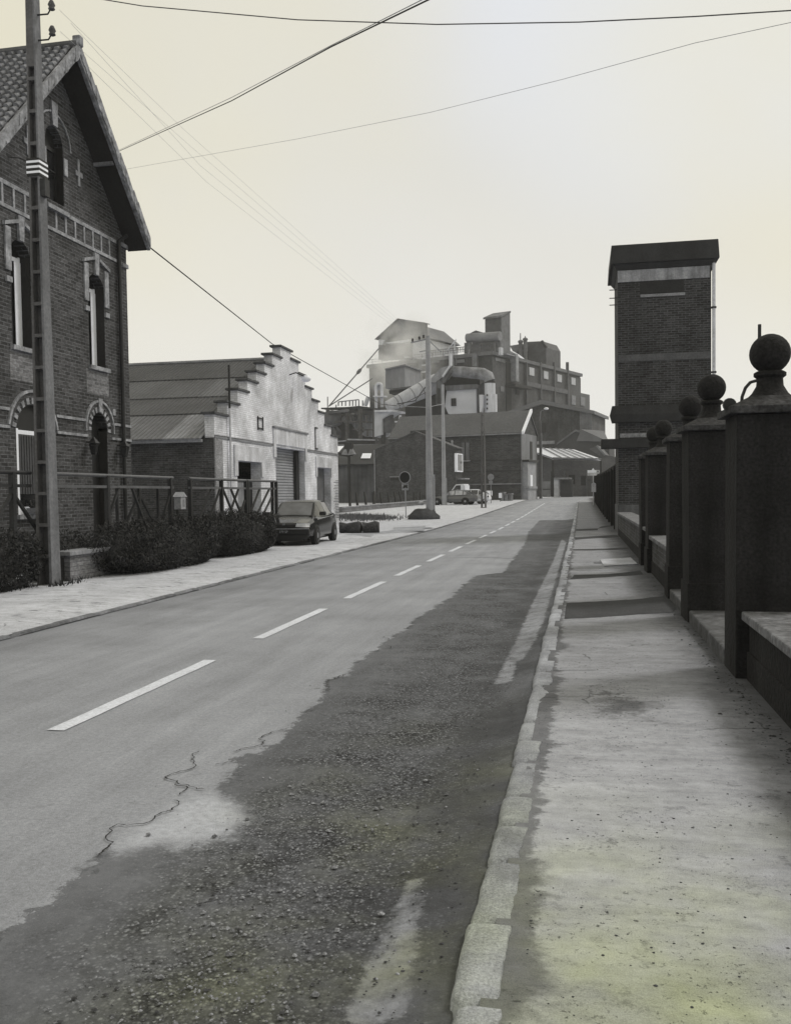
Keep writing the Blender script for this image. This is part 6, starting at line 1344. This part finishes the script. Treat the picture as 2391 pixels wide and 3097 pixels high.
# lamp cluster
tl=empty('lamp_cluster',VF.w((VF.hx(1055,1500,100)[0],100,gz(95))),'dark post carrying two pale cone lamps above the low outbuilding','lamp post',rz=F9.a); FL=Frame(tl.location,VA)
P=lambda x,y:(lambda a:(a[0],0,a[1]))(FL.hx(*cy(x,y)))
MB().bar(P(480,1160),P(485,900),1.0,.4).build('post',M_black,tl); a=P(210,1105);b_=P(490,1150); MB().bar(a,b_,.3,.4).build('arm',M_black,tl)
for x,y in ((420,985),(545,985)): a=P(x+(20 if x<480 else -20),y); b_=P(x,1140); MB().tube([a,b_],[.1,.5],12).build('cone_lamp',M_stone2,tl,smooth=60)
MB().tube([P(485,1150),(P(485,1150)[0],0,0)],.18,8).build('lower_post',M_black,tl)

# steam drifting from the factory roof
sm=bpy.data.materials.new('steam'); sm.use_nodes=True; nt2=sm.node_tree; nt2.nodes.clear(); oo=nt2.nodes.new('ShaderNodeOutputMaterial'); pv=nt2.nodes.new('ShaderNodeVolumePrincipled'); pv.inputs['Color'].default_value=(1,1,1,1); pv.inputs['Anisotropy'].default_value=.7
tcc=nt2.nodes.new('ShaderNodeTexCoord'); dn=nnoise(nt2,tcc.outputs['Object'],.16,4,.6,lo=.42,hi=.68,a=0,b=1); ln_=nt2.nodes.new('ShaderNodeVectorMath'); ln_.operation='LENGTH'; mp=nt2.nodes.new('ShaderNodeMapping'); mp.inputs['Scale'].default_value=(1/10.,1/6.,1/11.); nt2.links.new(tcc.outputs['Object'],mp.inputs[0]); nt2.links.new(mp.outputs[0],ln_.inputs[0])
fo=nt2.nodes.new('ShaderNodeMapRange'); nt2.links.new(ln_.outputs['Value'],fo.inputs[0])
for i,x in enumerate((.3,1.,1,0)): fo.inputs[i+1].default_value=x
nt2.links.new(mul(nt2,dn,fo.outputs[0],.36),pv.inputs['Density']); nt2.links.new(pv.outputs[0],oo.inputs['Volume'])
mb=MB().ball((0,0,0),1,20); mb.v=[(p[0]*10,p[1]*6,p[2]*11) for p in mb.v]; o=mb.build('steam',sm); stuff(o); tag(o,'white steam drifting across the factory roof shed','steam'); o.location=VF.w((VF.hx(1205,1080,172)[0],172,VF.hx(1205,1080,172)[1]))

# thin haze over the whole street
hz_=bpy.data.materials.new('haze'); hz_.use_nodes=True; hn=hz_.node_tree; hn.nodes.clear(); ho=hn.nodes.new('ShaderNodeOutputMaterial'); hp=hn.nodes.new('ShaderNodeVolumePrincipled'); hp.inputs['Color'].default_value=(.93,.93,.92,1); hp.inputs['Density'].default_value=.0004; hn.links.new(hp.outputs[0],ho.inputs['Volume'])
stuff(tag(MB().box(-130,90,-12,260,-1.2,42).build('haze',hz_),'thin pale haze lying over the whole street and factory','haze'))
# ============================================================ WIRES
def wire(pts,r,lb,mat=M_cable,sag=0,n=24,name='overhead_wire',grp='overhead wires'):
    P=[]
    for a,b in zip(pts,pts[1:]):
        for i in range(n): f=i/n; p=Vector(a).lerp(Vector(b),f); p.z-=sag*4*f*(1-f); P.append(p)
    P.append(Vector(pts[-1])); return tag(MB().tube(P,r,5).build(name,mat),lb,'wire',grp)
def at(u,v,D): x,z=VF.hx(u,v,D); p=VF.w((x,D,0)); return Vector((p.x,p.y,z))
bolt=HF.w((23.8,-.5,8.65))
wire([at(437,735,23.6),at(823,1040,42),at(1150,1222,62),at(1205,1228,60),pa+Vector((-.1,0,at(1300,1222,58.5).z-pa.z))],.022,'thick dark cable from the house eave down to the nearer concrete pole')
wire([at(1200,1222,59.5),at(1255,1212,59),pa+Vector((-.2,0,at(1300,1210,58.5).z-pa.z))],.035,'thick cable splice close to the nearer concrete pole')
wire([at(1200,1228,59.5),at(1290,1232,58.5),at(1338,1222,84)],.02,'sagging pale cable passing the nearer concrete pole',M_cablef)
wire([at(350,462,22),at(700,305,14),at(1000,142,10),at(1310,-8,8)],.008,'dark cable rising from the house gable to the top of the picture',M_cable,.0)
wire([at(352,458,22),at(700,295,14.5),at(1000,138,10.5),at(1290,-8,8.5)],.005,'thin wire running just beside the dark gable cable',M_cablef,.0)
wire([at(200,-20,9),at(430,18,9),at(900,60,9),at(1320,74,9),at(1750,67,9),at(2100,50,9),at(2450,28,9)],.006,'brownish wire crossing the whole top of the picture',M_rust)
wire([at(380,512,22),at(900,420,18),at(1300,340,15),at(1700,240,13),at(2100,130,11.5),at(2450,55,10.5)],.0035,'faint thin wire slanting across the middle of the sky',M_cablef)
ip=Vector((-9.0,15.42,10.8))
for i,(u,v) in enumerate(((180,30),(182,95),(215,70),(215,150))):
    wire([at(u,v,16.5),at(560+i*22,395+i*52,28),at(1296,1050+i*7,58)],.0035,['topmost','second','third','lowest'][i]+' of the faint wires from the dark pole insulators to the concrete pole',M_cablef,0)
wire([at(80,275,16),at(40,370,15.5),at(-30,480,15)],.03,'thick dark cable looping past the roof at the far left')
wire([at(-20,470,15.5),at(60,478,16),at(110,500,16.2)],.014,'short dark cable reaching the striped strap from the left')
wire([at(150,512,16.5),at(190,540,20),at(230,575,21.5),at(300,620,22.6),at(316,680,23)],.012,'dark cable from the striped strap draped along the gable wall')
